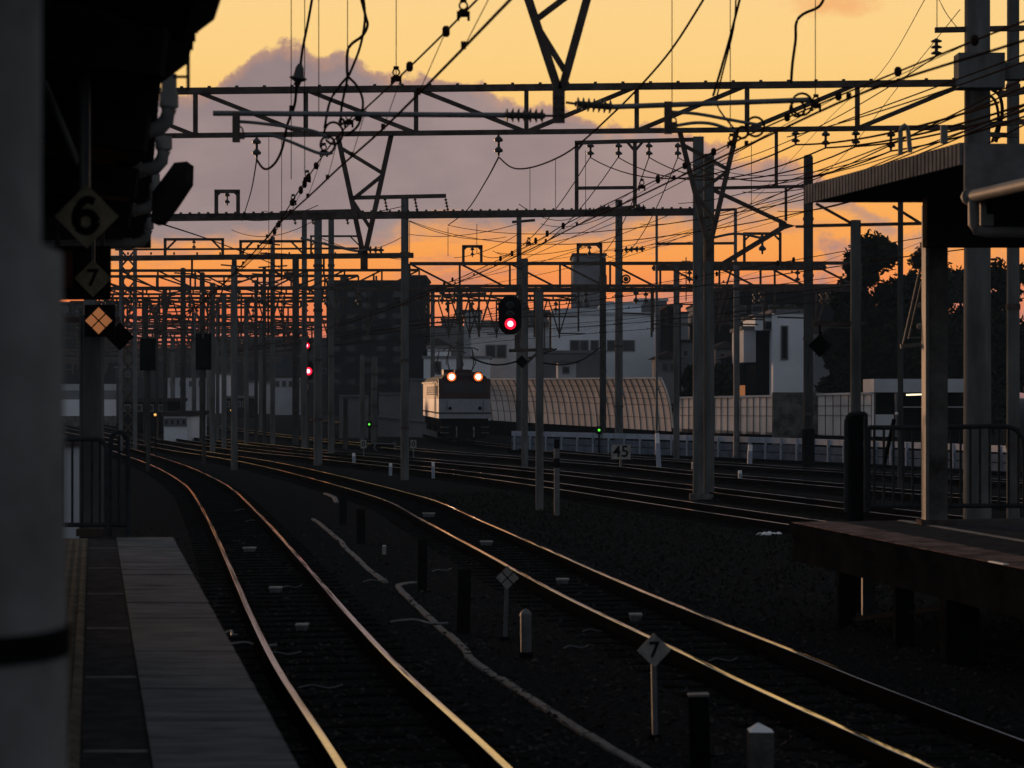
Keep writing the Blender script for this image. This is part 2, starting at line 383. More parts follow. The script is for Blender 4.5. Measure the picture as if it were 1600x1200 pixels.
# pale winding cable trough
def ribbon(mb, pix, wid, z=-.2, h=.035):
    path = smooth_path([G(x,y,z) for x,y in pix], 9); rj = random.Random(len(path)); seg = []; ln = 0
    def lid(sg):
        dz = rj.uniform(-.012,.004); dx = rj.uniform(-.012,.012)
        sweep(mb, frame_at([p+Vector((dx,0,dz)) for p in sg]), 0, [(-wid/2,h-.012),(-wid/2+.012,h),(wid/2-.012,h),(wid/2,h-.012),(wid/2,0),(-wid/2,0)])
    for p in path:                                     # lids about half a metre long with open joints
        if seg: ln += (p-seg[-1]).length
        seg.append(p)
        if ln > .6: lid(seg); seg = [p+(seg[-1]-seg[-2]).normalized()*.012]; ln = 0
    if len(seg) > 1: lid(seg)
m = MB(); ribbon(m, [(490,812),(520,836),(548,864),(578,892),(604,911)], .085)
tag(m.build('cable_trough', M['trough'], None), 'short pale cable trough ending beyond the gap in the ballast', 'cable trough', 'cable troughs in the ballast')
m = MB(); ribbon(m, [(648,911),(632,913),(622,918),(640,937),(680,975),(722,1013),(737,1032),(790,1068),(870,1120),(940,1165),(1000,1200),(1050,1232)], .085)
tag(m.build('cable_trough', M['trough'], None), 'long pale winding cable trough in the foreground ballast', 'cable trough', 'cable troughs in the ballast')
m = MB(); ribbon(m, [(508,772),(522,778),(526,786)], .12)
tag(m.build('cable_trough', M['trough'], None), 'smallest bent pale piece of cable trough farthest up the ballast', 'cable trough', 'cable troughs in the ballast')

# small beacons between the rails
for px, py, lab in ((760,846,'second track, farthest of the four'),(879,905,'second track, third nearest'),(993,960,'second track, just behind the diamond 7 board'),(670,802,'second track, flat one nearest the poles'),
                    (390,856,'left track, farthest from the platform end'),(431,918,'left track, middle of its row'),(472,976,'left track, nearest of its row')):
    p = G(px,py,-.12); w_ = 20/S(p.y)
    t = thing('track_beacon', 'pale beacon box in the '+lab, 'beacon', (p.x,p.y,-.2), 'beacons between the rails')
    m = MB(); m.box((p.x,p.y,-.12), (w_,.22,.02)); m.build('lid', M['dirty'], t)
    m = MB(); m.box((p.x,p.y,-.165), (w_*.86,.2,.07)); m.box((p.x-w_*.3,p.y-.12,-.15),(w_*.16,.05,.06)); m.box((p.x+w_*.3,p.y-.12,-.15),(w_*.16,.05,.06)); m.build('bracket', M['galv'], t)

# cross-track cables, balises and fittings
for px0, py0, px1, py1, lab in ((345,1010,432,1008,'thin cable crossing under the nearer rail of the left track'),(352,990,370,992,'short cable end beside the left platform foot'),(610,972,700,974,'thin cable crossing the cable trough')):
    a, b = G(px0,py0,-.16), G(px1,py1,-.16); m = MB(); m.tube(smooth_path([a, a.lerp(b,.4)+Vector((0,.12,.02)), a.lerp(b,.7)-Vector((0,.08,0)), b]), .018)
    tag(m.build('ground_cable', M['galv'], None), lab, 'cable')

for q,(px, py, ln, lab) in enumerate(((440,1020,60,'thin pale cable lying across the left track, nearest'),(500,1072,70,'thin pale cable lying across the left track, second nearest'),(455,916,34,'short pale cable between the left rails below the middle beacon'),(585,906,36,'short pale cable just left of the long trough head'),
      (396,812,26,'short pale cable far up the left track'),(380,795,24,'shortest pale cable far up the left track'),(690,890,30,'short pale cable near the middle relay box'),(900,1010,40,'short pale cable under the second track, beside the diamond 7'),(930,984,40,'short pale cable under the second track behind the diamond 7'),(1130,1030,44,'pale cable right of the second track'))):
    a = G(px-ln/2,py+3,-.15); c = G(px+ln/2,py-2,-.15); m = MB(); m.tube(smooth_path([a, a.lerp(c,.3)+Vector((0,.06,.01)), a.lerp(c,.7)-Vector((0,.05,.015)), c]), .009, 5)
    tag(m.build('ground_cable', M['galv'], None), lab, 'cable')

# ------------------------------------------------------------------ marker boards and posts in the ballast
def diamond(mb, c, half, th=.012):
    x, y, z = c; mb.prism([(x-half,z),(x,z-half),(x+half,z),(x,z+half)], y, y+th)
def diamond_sign(label, px, py, d, half_px, ground_z, digit=None, cross=False, post=True, post_px=8, plate='yellow', group=None):
    c = P(px,py,d); h = half_px/S(d)
    t = thing('diamond_sign', label, 'sign', (c.x, d, ground_z), group)
    if post: t.rotation_euler = (0, -.02 if digit else .03, .12)
    m = MB()
    if cross:
        q = h*.46; e = h*.54
        for dx, dz in ((0,e),(e,0),(0,-e),(-e,0)): diamond(m, (c.x+dx, d, c.z+dz), q)
        m.build('plate', M[plate], t); b = MB(); diamond(b, (c.x, d+.014, c.z), h*1.03, .01); b.build('back_plate', M['black'], t)
    else:
        diamond(m, (c.x,d,c.z), h); m.build('plate', M[plate], t)
    if digit == '6':
        m = MB(); r = .135*h
        m.tube([(c.x+.30*h*math.cos(a), 0, c.z-.17*h+.30*h*math.sin(a)) for a in [2*math.pi*i/20 for i in range(21)]], r, 6)
        m.tube(smooth_path([Vector((c.x+.26*h,0,c.z+.46*h)), Vector((c.x+.02*h,0,c.z+.53*h)), Vector((c.x-.20*h,0,c.z+.34*h)), Vector((c.x-.31*h,0,c.z+.02*h)), Vector((c.x-.29*h,0,c.z-.22*h))],4), r, 6)
        for v in m.v: v.y = d-.004 + v.y*.12
        m.build('numeral', M['black'], t)
    elif digit: text('numeral', digit, h*1.28, (c.x, d-.004, c.z), M['black'], t, .035)
    if post:
        b = MB(); b.bar((c.x,d+.04,ground_z),(c.x,d+.04,c.z), post_px/S(d)); b.build('post', M['galv'], t)
        b = MB(); b.box((c.x,d+.045,ground_z+.02),(post_px*2/S(d),.12,.04)); b.build('foot', M['conc_d'], t)
    return t
diamond_sign('pale diamond board numbered 7 on a post in the ballast', 1025, 1016, 18.0, 27, -.2, '7', plate='dirty')
diamond_sign('pale diamond board with a dark cross on a post in the ballast', 790, 903, 25.2, 18, -.2, cross=True, post_px=6, plate='dirty')

LEAN = random.Random(12)
def stub(label, px, ytop, ybase, wpx, kind, m_='conc'):
    p = G(px, ybase); s = S(p.y); h = (ybase-ytop)/s; w_ = wpx/s
    t = thing('marker_post', label, 'marker post', p); t.rotation_euler = (LEAN.uniform(-.03,.03), LEAN.uniform(-.035,.035), 0)
    if kind == 'pyr':
        b = MB(); b.box((p.x,p.y,p.z+h*.46),(w_,w_,h*.92)); b.build('shaft', M[m_], t)
        z = p.z+h*.92+.002; x, y = p.x, p.y; q = w_/2
        b = MB(); b.add([(x-q,y-q,z),(x+q,y-q,z),(x+q,y+q,z),(x-q,y+q,z),(x-q*.2,y,z+h*.1)], [(0,1,4),(1,2,4),(2,3,4),(3,0,4),(3,2,1,0)]); b.build('cap', M['white'], t)
    elif kind == 'round':
        b = MB(); b.tube([(p.x,p.y,p.z),(p.x,p.y,p.z+h*.86)], w_/2, 12); b.build('shaft', M[m_], t)
        b = MB(); b.lathe((p.x,p.y,p.z+h*.86),(p.x,p.y,p.z+h), [(0,w_*.54),(.35,w_*.5),(.75,w_*.3),(1,w_*.06)], 12); b.build('cap', M['galv'], t)
        b = MB(); b.tube([(p.x,p.y,p.z),(p.x,p.y,p.z+h*.12)], w_*.62, 12); b.build('collar', M['black'], t)
    else:
        b = MB(); b.box((p.x,p.y,p.z+h*.49),(w_,w_*.8,h*.98)); b.box((p.x,p.y-w_*.41,p.z+h*.5),(w_*.7,.02,h*.6)); b.build('case', M[m_], t)
        b = MB(); b.box((p.x,p.y,p.z+h*.99),(w_*1.08,w_*.9,h*.03)); b.build('lid', M['galv' if kind=='lid' else m_], t)
stub('square concrete post with white pointed top near the photograph foot', 1187, 1132, 1262, 38, 'pyr')
stub('dark square box post with a pale flat lid', 1094, 1084, 1200, 30, 'lid', 'conc_d')
stub('round grey post with domed cap beside the crossed diamond board', 822, 951, 1028, 17, 'round', 'galv')
stub('tall black relay box between the two left tracks, nearest', 724, 890, 990, 20, 'box', 'sleeper')
stub('tall black relay box between the two left tracks, middle', 660, 843, 925, 14, 'box', 'sleeper')
stub('black relay box between the two left tracks, farther of a close pair', 536, 770, 820, 11, 'box', 'sleeper')
stub('black relay box between the two left tracks, nearer of a close pair', 564, 796, 850, 13, 'box', 'sleeper')
stub('small pale stub beside the far end of the cable trough', 600, 852, 866, 6, 'pyr', 'dirty')
# number 45 board
p = G(970,735); t = thing('number_board', 'white board numbered 45 on a thin post before the guard fence', 'sign', p)
d = p.y; c = P(970,706,d); m = MB(); m.box((c.x,d-.09,c.z),(30/S(d),.02,23/S(d))); m.build('plate', M['dirty'], t)
text('numeral', '45', 25/S(d), (c.x,d-.108,c.z), M['black'], t, .03)
m = MB(); m.bar((p.x,d,p.z),(p.x,d,c.z), 4/S(d)); m.build('post', M['galv'], t)
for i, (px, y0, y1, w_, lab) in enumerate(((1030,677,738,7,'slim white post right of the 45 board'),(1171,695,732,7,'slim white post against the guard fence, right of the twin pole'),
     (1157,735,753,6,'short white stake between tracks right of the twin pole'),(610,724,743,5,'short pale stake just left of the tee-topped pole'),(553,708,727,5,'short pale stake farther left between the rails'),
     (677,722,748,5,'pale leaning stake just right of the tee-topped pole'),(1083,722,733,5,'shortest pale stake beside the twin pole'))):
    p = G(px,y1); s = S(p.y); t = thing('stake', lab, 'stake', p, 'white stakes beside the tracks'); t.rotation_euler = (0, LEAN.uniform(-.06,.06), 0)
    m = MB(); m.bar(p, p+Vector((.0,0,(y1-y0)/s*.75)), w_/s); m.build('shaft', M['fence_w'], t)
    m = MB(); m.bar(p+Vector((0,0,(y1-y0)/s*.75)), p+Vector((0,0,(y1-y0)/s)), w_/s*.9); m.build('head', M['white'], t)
# striped post next to the signal mast
p = G(870,806); s = S(p.y); t = thing('striped_post', 'black and white striped short post beside the signal mast', 'marker post', p)
m = MB(); k = MB()
for i in range(8):
    a = p+Vector((0,0,i*15/s)); b = p+Vector((0,0,(i+1)*15/s)); (m if i in (0,1,2,3,4,6) else k).bar(a, b, 8.5/s)
m.build('shaft', M['galv'], t); k.build('black_band', M['black'], t)
# white lump on the ground
p = G(1203,836); m = MB()
for i in range(5): m.lathe(p+Vector((-.19+.09*i, .03*(i%2), -.02)), p+Vector((-.19+.09*i,.03*(i%2),.05+.012*(i%3))), [(0,.075),(.4,.08),(.8,.05),(1,.01)], 8)
tag(m.build('plastic_bag', M['white'], None), 'crumpled white plastic bag lying on the dark ballast', 'bag')

# ------------------------------------------------------------------ left platform
def E(d): return -.90-.187*(d-9.5)
d0, d1 = -12.0, 24.6
LP = thing('platform', 'left platform with pale edge boards and dark asphalt strip', 'platform', (E(12)-1, 12, -.2))
def strip(mb, o0, o1, z0, z1, a=d0, b=d1):
    vs = [(E(d)+o, d, z) for z in (z0,z1) for d, o in ((a,o0),(a,o1),(b,o1),(b,o0))]
    mb.add(vs, [(3,2,1,0),(4,5,6,7),(0,1,5,4),(1,2,6,5),(2,3,7,6),(3,0,4,7)])
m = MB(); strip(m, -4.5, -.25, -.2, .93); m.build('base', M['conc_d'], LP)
m = MB(); dd = d0; rr = random.Random(5)
while dd < d1:                                           # cross planks with thin joints
    L_ = .29; e = min(dd+L_, d1); z = 1.0 + rr.uniform(-.0035,.0035); strip(m, -.62, 0, .90, z, dd, e-.007); dd = e
m.build('edge_board', M['deck'], LP)
m = MB(); strip(m, -.62, -.02, .80, .895); m.build('edge_beam', M['conc_d'], LP)
m = MB(); strip(m, -.93, -.625, .935, .992); m.build('asphalt_strip', M['asphalt'], LP)
m = MB(); strip(m, -1.23, -.935, .935, .99)
for k in range(4): strip(m, -1.20+.07*k, -1.165+.07*k, .99, .999, d0, d1-.4)
m.build('tactile_strip', M['tactile'], LP)
m = MB(); strip(m, -4.5, -1.235, .935, .992); m.build('asphalt_deck', M['asphalt'], LP)
for k in range(9):
    m = MB(); strip(m, -.92, -.635, .992, .9945, 2.2+2.6*k, 2.23+2.6*k); m.build('joint_line', M['dirty'], LP)

# near column with wrapped sleeve, at arm's length beside the camera
x0 = (-91-CX)/S(4.0); t = thing('platform_column', 'thick grey round column at the left edge of the view', 'column', (x0, 4, 1.0))
m = MB(); m.tube([(x0,4,2.86),(x0,4,5.2)], .175, 40); m.build('shaft', M['column'], t)
m = MB(); m.tube([(x0,4,1.0),(x0,4,2.13)], .222, 40, .220); m.tube([(x0,4,2.18),(x0,4,2.85)], .218, 40, .212); m.lathe((x0,4,2.85),(x0,4,2.865),[(0,.212),(1,.176)],40); m.build('padding_sleeve', M['column'], t)
m = MB(); m.tube([(x0,4,2.13),(x0,4,2.18)], .226, 40); m.build('black_strap', M['black'], t)

# left canopy: bays of roof with valley gutters and drain pipes
LC = thing('platform_canopy', 'dark left platform canopy with grey drain pipes under its eave', 'canopy', (E(10)-2, 10, 1.0))
def eave(d): return E(d)-.27
def roof_bay(a, b, zt, name='roof', tip=.0, tip1=None):
    m = MB(); e0, e1 = eave(a)+tip, eave(b)+(tip if tip1 is None else tip1)
    prof = [(0,zt),(-.16,zt-.12),(-.55,zt+.05),(-3.6,zt+.55),(-3.6,zt+.75),(0,zt+.12)]
    vs = [(e0+x, a, z) for x, z in prof]+[(e1+x, b, z) for x, z in prof]; k = len(prof)
    m.add(vs, [tuple(range(k-1,-1,-1)), tuple(range(k,2*k))]+[(i,(i+1)%k,(i+1)%k+k,i+k) for i in range(k)])
    # bolt heads along the eave lip
    for q in range(int((b-a)/.28)):
        d = a+.14+q*.28; m.box((eave(d)+tip+((tip1 or tip)-tip)*(d-a)/(b-a)+.005, d, zt+.06), (.03,.03,.04))
    return m.build(name, M['dark'], LC)
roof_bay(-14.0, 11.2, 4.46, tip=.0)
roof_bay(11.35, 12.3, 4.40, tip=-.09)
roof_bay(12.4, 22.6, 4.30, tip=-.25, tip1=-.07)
m = MB(); a_, b_ = P(40,338,22.8), P(231,386,22.8); m.box(((a_.x+b_.x)/2,22.9,(a_.z+b_.z)/2+.06),(b_.x-a_.x,.2,a_.z-b_.z+.12)); m.build('valance', M['dark'], LC)
for d in (3.2,6.5,9.6,12.6,15.6,18.4):
    m = MB(); m.bar((eave(d)-.3,d,4.05),(eave(d)-3.6,d,4.45), .12, .2); m.build('rafter', M['dark'], LC)
m = MB(); m.add([(eave(2)-3.2,2,1.0),(eave(19)-3.2,19,1.0),(eave(19)-3.2,19,4.9),(eave(2)-3.2,2,4.9)], [(0,1,2,3)]); 
m = MB(); a = Vector((eave(-14)-3.3,-14,1.0)); b = Vector((eave(19)-3.3,19,1.0)); nrm = Vector((.12,0,0)); vs = [a,b,b+nrm,a+nrm]; vs = vs+[v+Vector((0,0,3.95)) for v in vs]
m.add(vs, [(3,2,1,0),(4,5,6,7),(0,1,5,4),(1,2,6,5),(2,3,7,6),(3,0,4,7)]); m.build('back_wall', M['dark'], LC)  # unseen wall added to keep the low sun off column and platform
m = MB(); m.prism([(P(x,0,16).x,P(0,y,16).z) for x,y in ((238,300),(262,268),(272,254),(292,252),(291,283),(268,318),(248,345),(236,347))], 16.0, 16.35); m.build('hood', M['dark'], LC)
for d, px, yt, yel in ((14.0,264,116,205),(16.0,256,214,266),(19.0,241,272,328),(22.4,231,340,381)):
    q = P(px,yel,d); x = q.x; zel = q.z; zt = P(px,yt,d).z; m = MB(); r = .049
    m.tube([(x,d,zt),(x,d,zel+.14)], r, 12)
    m.tube([(x,d,zel+.14),(x-.015,d,zel+.07),(x-.06,d,zel+.018),(x-.14,d,zel)], r*1.02, 12)
    m.tube([(x-.14,d,zel),(x-1.3,d,zel-.02)], r, 12); m.tube([(x,d,zel+.15),(x,d,zel+.24)], r*1.22, 12); m.tube([(x-.16,d,zel),(x-.25,d,zel)], r*1.22, 12)
    m.build('drain_pipe', M['pipe'], LC)
m = MB(); p = P(131,200,12.3); m.tube([(p.x,12.3,4.3),(p.x,12.3,3.62)], .028, 10); m.tube([(p.x-.22,12.3,4.3),(p.x-.03,12.3,3.85)], .02, 8); m.build('hanger_pipe', M['pipe'], LC)
# thin post hung off the end of the roof
m = MB(); m.bar(P(294,60,12.35),P(294,142,12.35), 5/S(12.35)); m.pb(270,120,294,120,12.35,4); m.build('eave_bracket', M['steel'], LC)

t = diamond_sign('large pale diamond board numbered 6 hanging under the canopy', 135, 338, 12.0, 50, 1.0, '6', post=False)
m = MB(); c = P(135,290,12.0); m.bar((c.x,12.02,c.z-.02),(c.x,12.02,4.3), .03); m.build('hanger', M['galv'], t)
t = diamond_sign('middle pale diamond board numbered 7 hanging under the canopy', 145, 435, 20.0, 29, 1.0, '7', post=False)
m = MB(); c = P(145,408,20.0); m.bar((c.x,20.02,c.z-.02),(c.x,20.02,4.6), .03); m.build('hanger', M['galv'], t)
t = diamond_sign('glowing orange diamond board with a dark cross on the platform-end pole', 154, 501, 24.6, 21, 1.0, cross=True, post=False, plate='lit_plate')
m = MB(); c = P(154,501,24.6); m.box((c.x,24.68,c.z),(46/S(24.6),.08,50/S(24.6))); m.build('lamp_box', M['black'], t)
c = P(187,526,24.9); m = MB(); diamond(m, (c.x,24.9,c.z), 22/S(24.9), .02); m.pb(160,520,187,524,24.93,5); tag(m.build('diamond_sign', M['black'], None), 'plain black diamond board seen from behind beside the glowing one', 'sign')
# dark red board and its frame
t = thing('hanging_board', 'dark red board hanging between the column and the pole', 'sign', P(122,480,20.6))
m = MB(); a = P(66,385,20.6); b = P(172,468,20.6); m.box(((a.x+b.x)/2,20.6,(a.z+b.z)/2),(b.x-a.x,.1,a.z-b.z)); m.build('frame', M['black'], t)
m = MB(); a = P(70,392,20.5); b = P(112,450,20.5); m.box(((a.x+b.x)/2,20.54,(a.z+b.z)/2),(b.x-a.x,.015,a.z-b.z)); m.build('board', M['redsign'], t)
for px in (90,160):
    m = MB(); m.bar(P(px,385,20.62),P(px,300,20.62),.04); m.build('hanger', M['steel'], t)
# platform end pole
p = P(145,838,24.9); t = thing('pole', 'grey square pole at the end of the left platform', 'pole', (p.x,24.9,1.0))
m = MB(); m.box((p.x,24.9,2.2),(.215,.2,2.5)); m.box((p.x-.118,24.9,2.2),(.02,.23,2.5)); m.build('shaft', M['pole'], t)
m = MB(); m.box((p.x,24.9,1.04),(.32,.28,.08)); m.build('base_plate', M['steel'], t)
m = MB(); m.bar((p.x-.3,24.9,3.4),(p.x+.3,24.9,3.4),.06); m.build('cross_arm', M['steel'], t)

def railing(label, pts_loops, bars, d, r, bottom, m_='rail_d', group='railings across the platform ends'):
    c = P(bars[0][0] if bars else pts_loops[0][0][0], bottom, d); t = thing('railing', label, 'railing', (c.x,d,1.0), group)
    m = MB()
    for lp in pts_loops: m.tube(smooth_path([P(x,y,d) for x,y in lp],4) if len(lp)>3 else [P(x,y,d) for x,y in lp], r, 8)
    m.build('handrail', M[m_], t)
    for b in bars:
        k = MB(); k.tube([P(b[0],b[1],d),P(b[0],b[2],d)], r*.55, 6); k.build('baluster', M[m_], t)
    return t
railing('railing beside the pole on the left platform end', [[(60,686),(110,686),(150,686),(160,690),(166,700),(167,720),(167,838)],[(60,820),(166,820)]], [(x,688,820) for x in (66,82,98,113,128,143,156)], 24.4, .026, 838)
railing('narrow hooped railing right of the left platform-end pole', [[(172,838),(172,720),(174,685),(180,677),(190,676),(197,684),(200,700),(200,838)],[(172,820),(200,820)]], [(186,680,820)], 24.5, .026, 838)
p = P(96,760,31); t = thing('panel_wall', 'pale blue panel wall beyond the left platform railing', 'wall', (P(70,840,31).x,31,-.2))
m = MB(); a = P(40,692,31); b = P(127,842,31); m.box(((a.x+b.x)/2,31,(a.z-.2)/2),(b.x-a.x,.12,a.z+.2)); m.build('panel', M['bld_pale'], t)
m = MB(); m.bar((a.x,30.9,a.z),(b.x,30.9,a.z),.08); m.build('rail_cap', M['steel'], t)

# ------------------------------------------------------------------ gantries, masts and overhead lines
def mast(label, px, ytop, ybase, wpx, taper=.86, m_='pole', d=None, z0=-.2, group='catenary masts', steps=True, cap=True):
    p = G(px, ybase) if d is None else Vector(((px-CX)/S(d), d, z0)); d = p.y; s = S(d); top = P(px, ytop, d)
    t = thing('catenary_mast', label, 'mast', p, group)
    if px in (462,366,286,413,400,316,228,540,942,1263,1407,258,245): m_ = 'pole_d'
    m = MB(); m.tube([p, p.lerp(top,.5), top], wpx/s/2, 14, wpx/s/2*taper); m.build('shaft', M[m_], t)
    if cap:
        m = MB(); m.lathe(top, top+Vector((0,0,.10)), [(0,wpx/s*.46),(.7,wpx/s*.40),(1,.02)], 12); m.build('cap', M['steel'], t)
    h = top.z-p.z
    for q in (.18,.42,.62,.8) if wpx > 9 else ():
        m = MB(); m.tube([p.lerp(top,q), p.lerp(top,q)+Vector((0,0,.10))], wpx/s/2*1.10, 12); m.build('clamp_band', M['steel'], t)
    return t, p, s
def arch(m, mi, t, x0, x1, y0, y1, d, w=4, ins=True, brace=True):
    """small portal on top of a beam with one hanging insulator"""
    m.pb(x0,y1,x0,y0,d,w); m.pb(x1,y1,x1,y0,d,w); m.pb(x0-w/2,y0,x1+w/2,y0,d,w)
    if brace:
        q = (x1-x0)*.2; m.pb(x0,y0+q,x0+q,y0,d,w*.7); m.pb(x1,y0+q,x1-q,y0,d,w*.7)
    if ins:
        xc = (x0+x1)/2; k = MB(); h = (y1-y0); k.insulator(P(xc,y0+1,d),P(xc,y0+h*.62,d),2,h*.12/S(d)); k.build('insulator', M['ins'], t)
def vdrop(t, x0, x1, y0, xt, yt, d, w=7, plate=True):
    """V shaped drop bracket under a beam"""
    m = MB(); m.pb(x0,y0,xt-3,yt-8,d,w); m.pb(x1,y0,xt+3,yt-8,d,w)
    f = lambda q, x: x+(xt-x)*q
    m.pb(f(.12,x0),y0+(yt-y0)*.12,f(.33,x1),y0+(yt-y0)*.33,d,w*.75); m.pb(f(.35,x1),y0+(yt-y0)*.35,f(.55,x0),y0+(yt-y0)*.55,d,w*.75); m.pb(f(.55,x0),y0+(yt-y0)*.55,f(.78,x1),y0+(yt-y0)*.78,d,w*.75)
    m.build('drop_bracket', M['steel'], t)
    if plate:
        k = MB(); k.box(P(xt,yt+6,d),(w*1.5/S(d),.06,36/S(d)*w/8)); k.build('end_plate', M['steel'], t)
def truss(t, pts_top, pts_bot, d0, d1, n, wt, wb, wv, mirror=True, name='truss', bolts=True):
    """flat truss: chords given by their two end pixels, posts and diagonals between"""
    (ax,ay),(bx,by) = pts_top; (cx_,cy),(ex,ey) = pts_bot
    T = lambda q: P(ax+(bx-ax)*q, ay+(by-ay)*q, d0+(d1-d0)*q); B = lambda q: P(cx_+(ex-cx_)*q, cy+(ey-cy)*q, d0+(d1-d0)*q)
    s = S((d0+d1)/2)
    m = MB(); m.bar(T(0),T(1),wt/s,wt/s); m.build('top_chord', M['steel'], t)
    m = MB(); m.bar(B(0),B(1),wb/s,wb/s); m.build('bottom_chord', M['steel'], t)
    m = MB()
    for i in range(n+1):
        q = i/n; m.bar(T(q),B(q),wv/s)
        if i < n:
            qa, qb = (q, q+1/n)
            if mirror and q >= .5-1e-6: m.bar(T(qb),B(qa),wv/s*.95)
            else: m.bar(T(qa),B(qb),wv/s*.95)
    m.build('lattice', M['steel'], t)
    m = MB(); 
    for i in range(int(n*4)):
        q = (i+.5)/(n*4); m.box(T(q)+Vector((0,0,wt/s*.6)), (.05,.05,wt/s*.35))
    if bolts: m.build('bolt_head', M['steel'], t)

def hang_ins(t, x, y0, y1, d, rpx, n=2):
    k = MB(); k.insulator(P(x,y0,d),P(x,y1,d),n,rpx/S(d)); k.build('insulator', M['ins'], t)

# -- nearest gantry: its beam is just above the view, its V bracket and arms hang into it
d = 20.0
t = thing('catenary_gantry', 'nearest gantry, large V bracket with two ribbed insulators at the top centre', 'gantry', (0.35, d, -.2), 'catenary gantries')
m = MB(); m.bar((-8,d,6.75),(6.3,d,6.75),.12); m.build('beam', M['steel'], t)
for x in (-8,6.3):
    m = MB(); m.tube([(x,d,-.2),(x,d,7)],.18,12); m.build('post', M['pole'], t)
m = MB(); m.pb(808,-55,872,140,d,13); m.pb(932,-55,878,140,d,13); m.pb(836,32,905,-20,d,9); m.pb(842,45,882,110,d,9); m.build('drop_bracket', M['steel'], t)
m = MB(); m.box(P(873,165,d),(19/S(d),.07,54/S(d)))
for y in (150,158,168,178): 
    for x in (866,880): m.box(P(x,y,d-.05),(.03,.04,.03))
m.build('end_plate', M['steel'], t)
k = MB(); k.insulator(P(957,167,d),P(898,162,d),7,11/S(d),5/S(d)); k.bar(P(898,162,d),P(884,160,d),.02); k.build('insulator', M['ins'], t)
k = MB(); k.insulator(P(788,180,d),P(852,181,d),7,11/S(d),5/S(d)); k.bar(P(852,181,d),P(866,181,d),.02); k.build('insulator', M['ins'], t)
m = MB(); m.tube([P(333,177,d),P(790,180,d)],4.2/S(d),8); m.build('pull_off_tube', M['galv'], t)
m = MB(); m.tube([P(957,167,d),P(1268,156,d)],4.2/S(d),8); m.build('pull_off_tube', M['galv'], t)
m = MB(); m.box(P(369,199,d),(11/S(d),.06,46/S(d))); m.box(P(377,212,d),(10/S(d),.05,10/S(d))); m.build('arm_holder', M['steel'], t)
m = MB(); m.box(P(1044,184,d),(12/S(d),.06,50/S(d))); m.box(P(1053,196,d),(10/S(d),.05,10/S(d))); m.build('arm_holder', M['steel'], t)
def arm(pts, r=2.8, name='steady_arm', dd=d, tt=None):
    m = MB(); m.tube(smooth_path([P(x,y,dd) for x,y in pts],5), r/S(dd), 6); m.build(name, M['galv'], tt or t)
arm([(374,190),(400,192),(450,198),(490,205),(515,216)]); arm([(377,212),(420,211),(450,220),(500,240),(520,238)])
arm([(1050,175),(1090,178),(1140,187),(1190,196)]); arm([(1053,197),(1085,192),(1115,194),(1148,206)])
arm([(370,195),(378,200),(380,208)],1.3); arm([(1050,182),(1056,186),(1056,194)],1.3)
for x, y, rr in ((521,208,17),(512,226,13),(534,190,4),(1180,198,15),(1160,207,9),(1253,163,17),(1246,170,12)):
    m = MB(); m.ring(P(x,y,d), rr/S(d), 2.0/S(d), nrm=(.5,1,.1)); m.build('jumper_ring', M['wire'], t)

# -- big truss gantry across the whole view
G1 = thing('catenary_gantry', 'big lattice truss gantry spanning the top of the view to a concrete mast', 'gantry', (2, 36.2, -.2), 'catenary gantries')
truss(G1, ((133,144),(1512,129.5)), ((133,213.5),(1512,199)), 36.9, 35.6, 8, 10, 7.5, 7)
p = P(1527,800,36.0); m = MB(); m.tube([(p.x,36.0,-.2),(p.x,36.0,4.5),(p.x,36.0,10)], 22/S(36), 20, 19.5/S(36)); m.build('post', M['pole'], G1)
p = P(140,800,37.2); m = MB(); m.tube([(p.x,37.2,-.2),(p.x,37.2,8.2)], 9/S(37), 10); m.build('post', M['pole'], G1)
m = MB(); m.box(P(1530,112,35.5),(72/S(35.5),.40,54/S(35.5))); m.build('clamp_plate', M['pole'], G1); m = MB(); m.box(P(1585,112,35.6),(40/S(35.5),.25,26/S(35.5))); m.build('clamp_arm', M['pole'], G1)
vdrop(G1, 527, 612, 208, 569, 398, 36.5, 7.5)
vdrop(G1, 1062, 1151, 205, 1108, 385, 36.2, 7.5)
for x, y0, y1 in ((1243,204,226),(1290,204,231),(1337,203,229),(1392,203,236),(401,214,248),(779,211,244)): hang_ins(G1, x, y0, y1, 36.2, 7)
m = MB(); m.pb(1461,47,1600,44,36,8); m.build('cross_arm', M['steel'], G1); hang_ins(G1, 1463, 60, 88, 36, 9, 3)
d = 36.4
arm([(573,390),(556,392),(520,384),(470,372)],2.2,'steady_arm',d,G1); arm([(1112,372),(1150,365),(1190,372)],2.2,'steady_arm',d,G1)
k = MB(); k.insulator(P(575,390,d),P(600,391,d),3,6/S(d)); k.build('insulator', M['ins'], G1)
# tall second mast at the far right with cable loops
t, p, s = mast('pair mast at the far right edge, grey, behind the big truss mast', 1583, -40, 870, 21, .92, d=39)
m = MB(); m.tube(smooth_path([P(x,y,38.5) for x,y in ((1550,140),(1562,150),(1566,175),(1560,205),(1556,222))],5), .03, 6); m.build('cable_loop', M['wire'], t); m = MB(); m.tube(smooth_path([P(x,y,38.5) for x,y in ((1545,148),(1556,160),(1560,190),(1550,222))],5), .025, 6); m.build('cable_loop', M['wire'], t)
for q in ((1545,195,1600,190,8),(1545,210,1592,212,7),(1560,148,1600,142,10)):
    m = MB(); m.pb(*q[:4],38.5,q[4]); m.build('bracket', M['steel'], t)

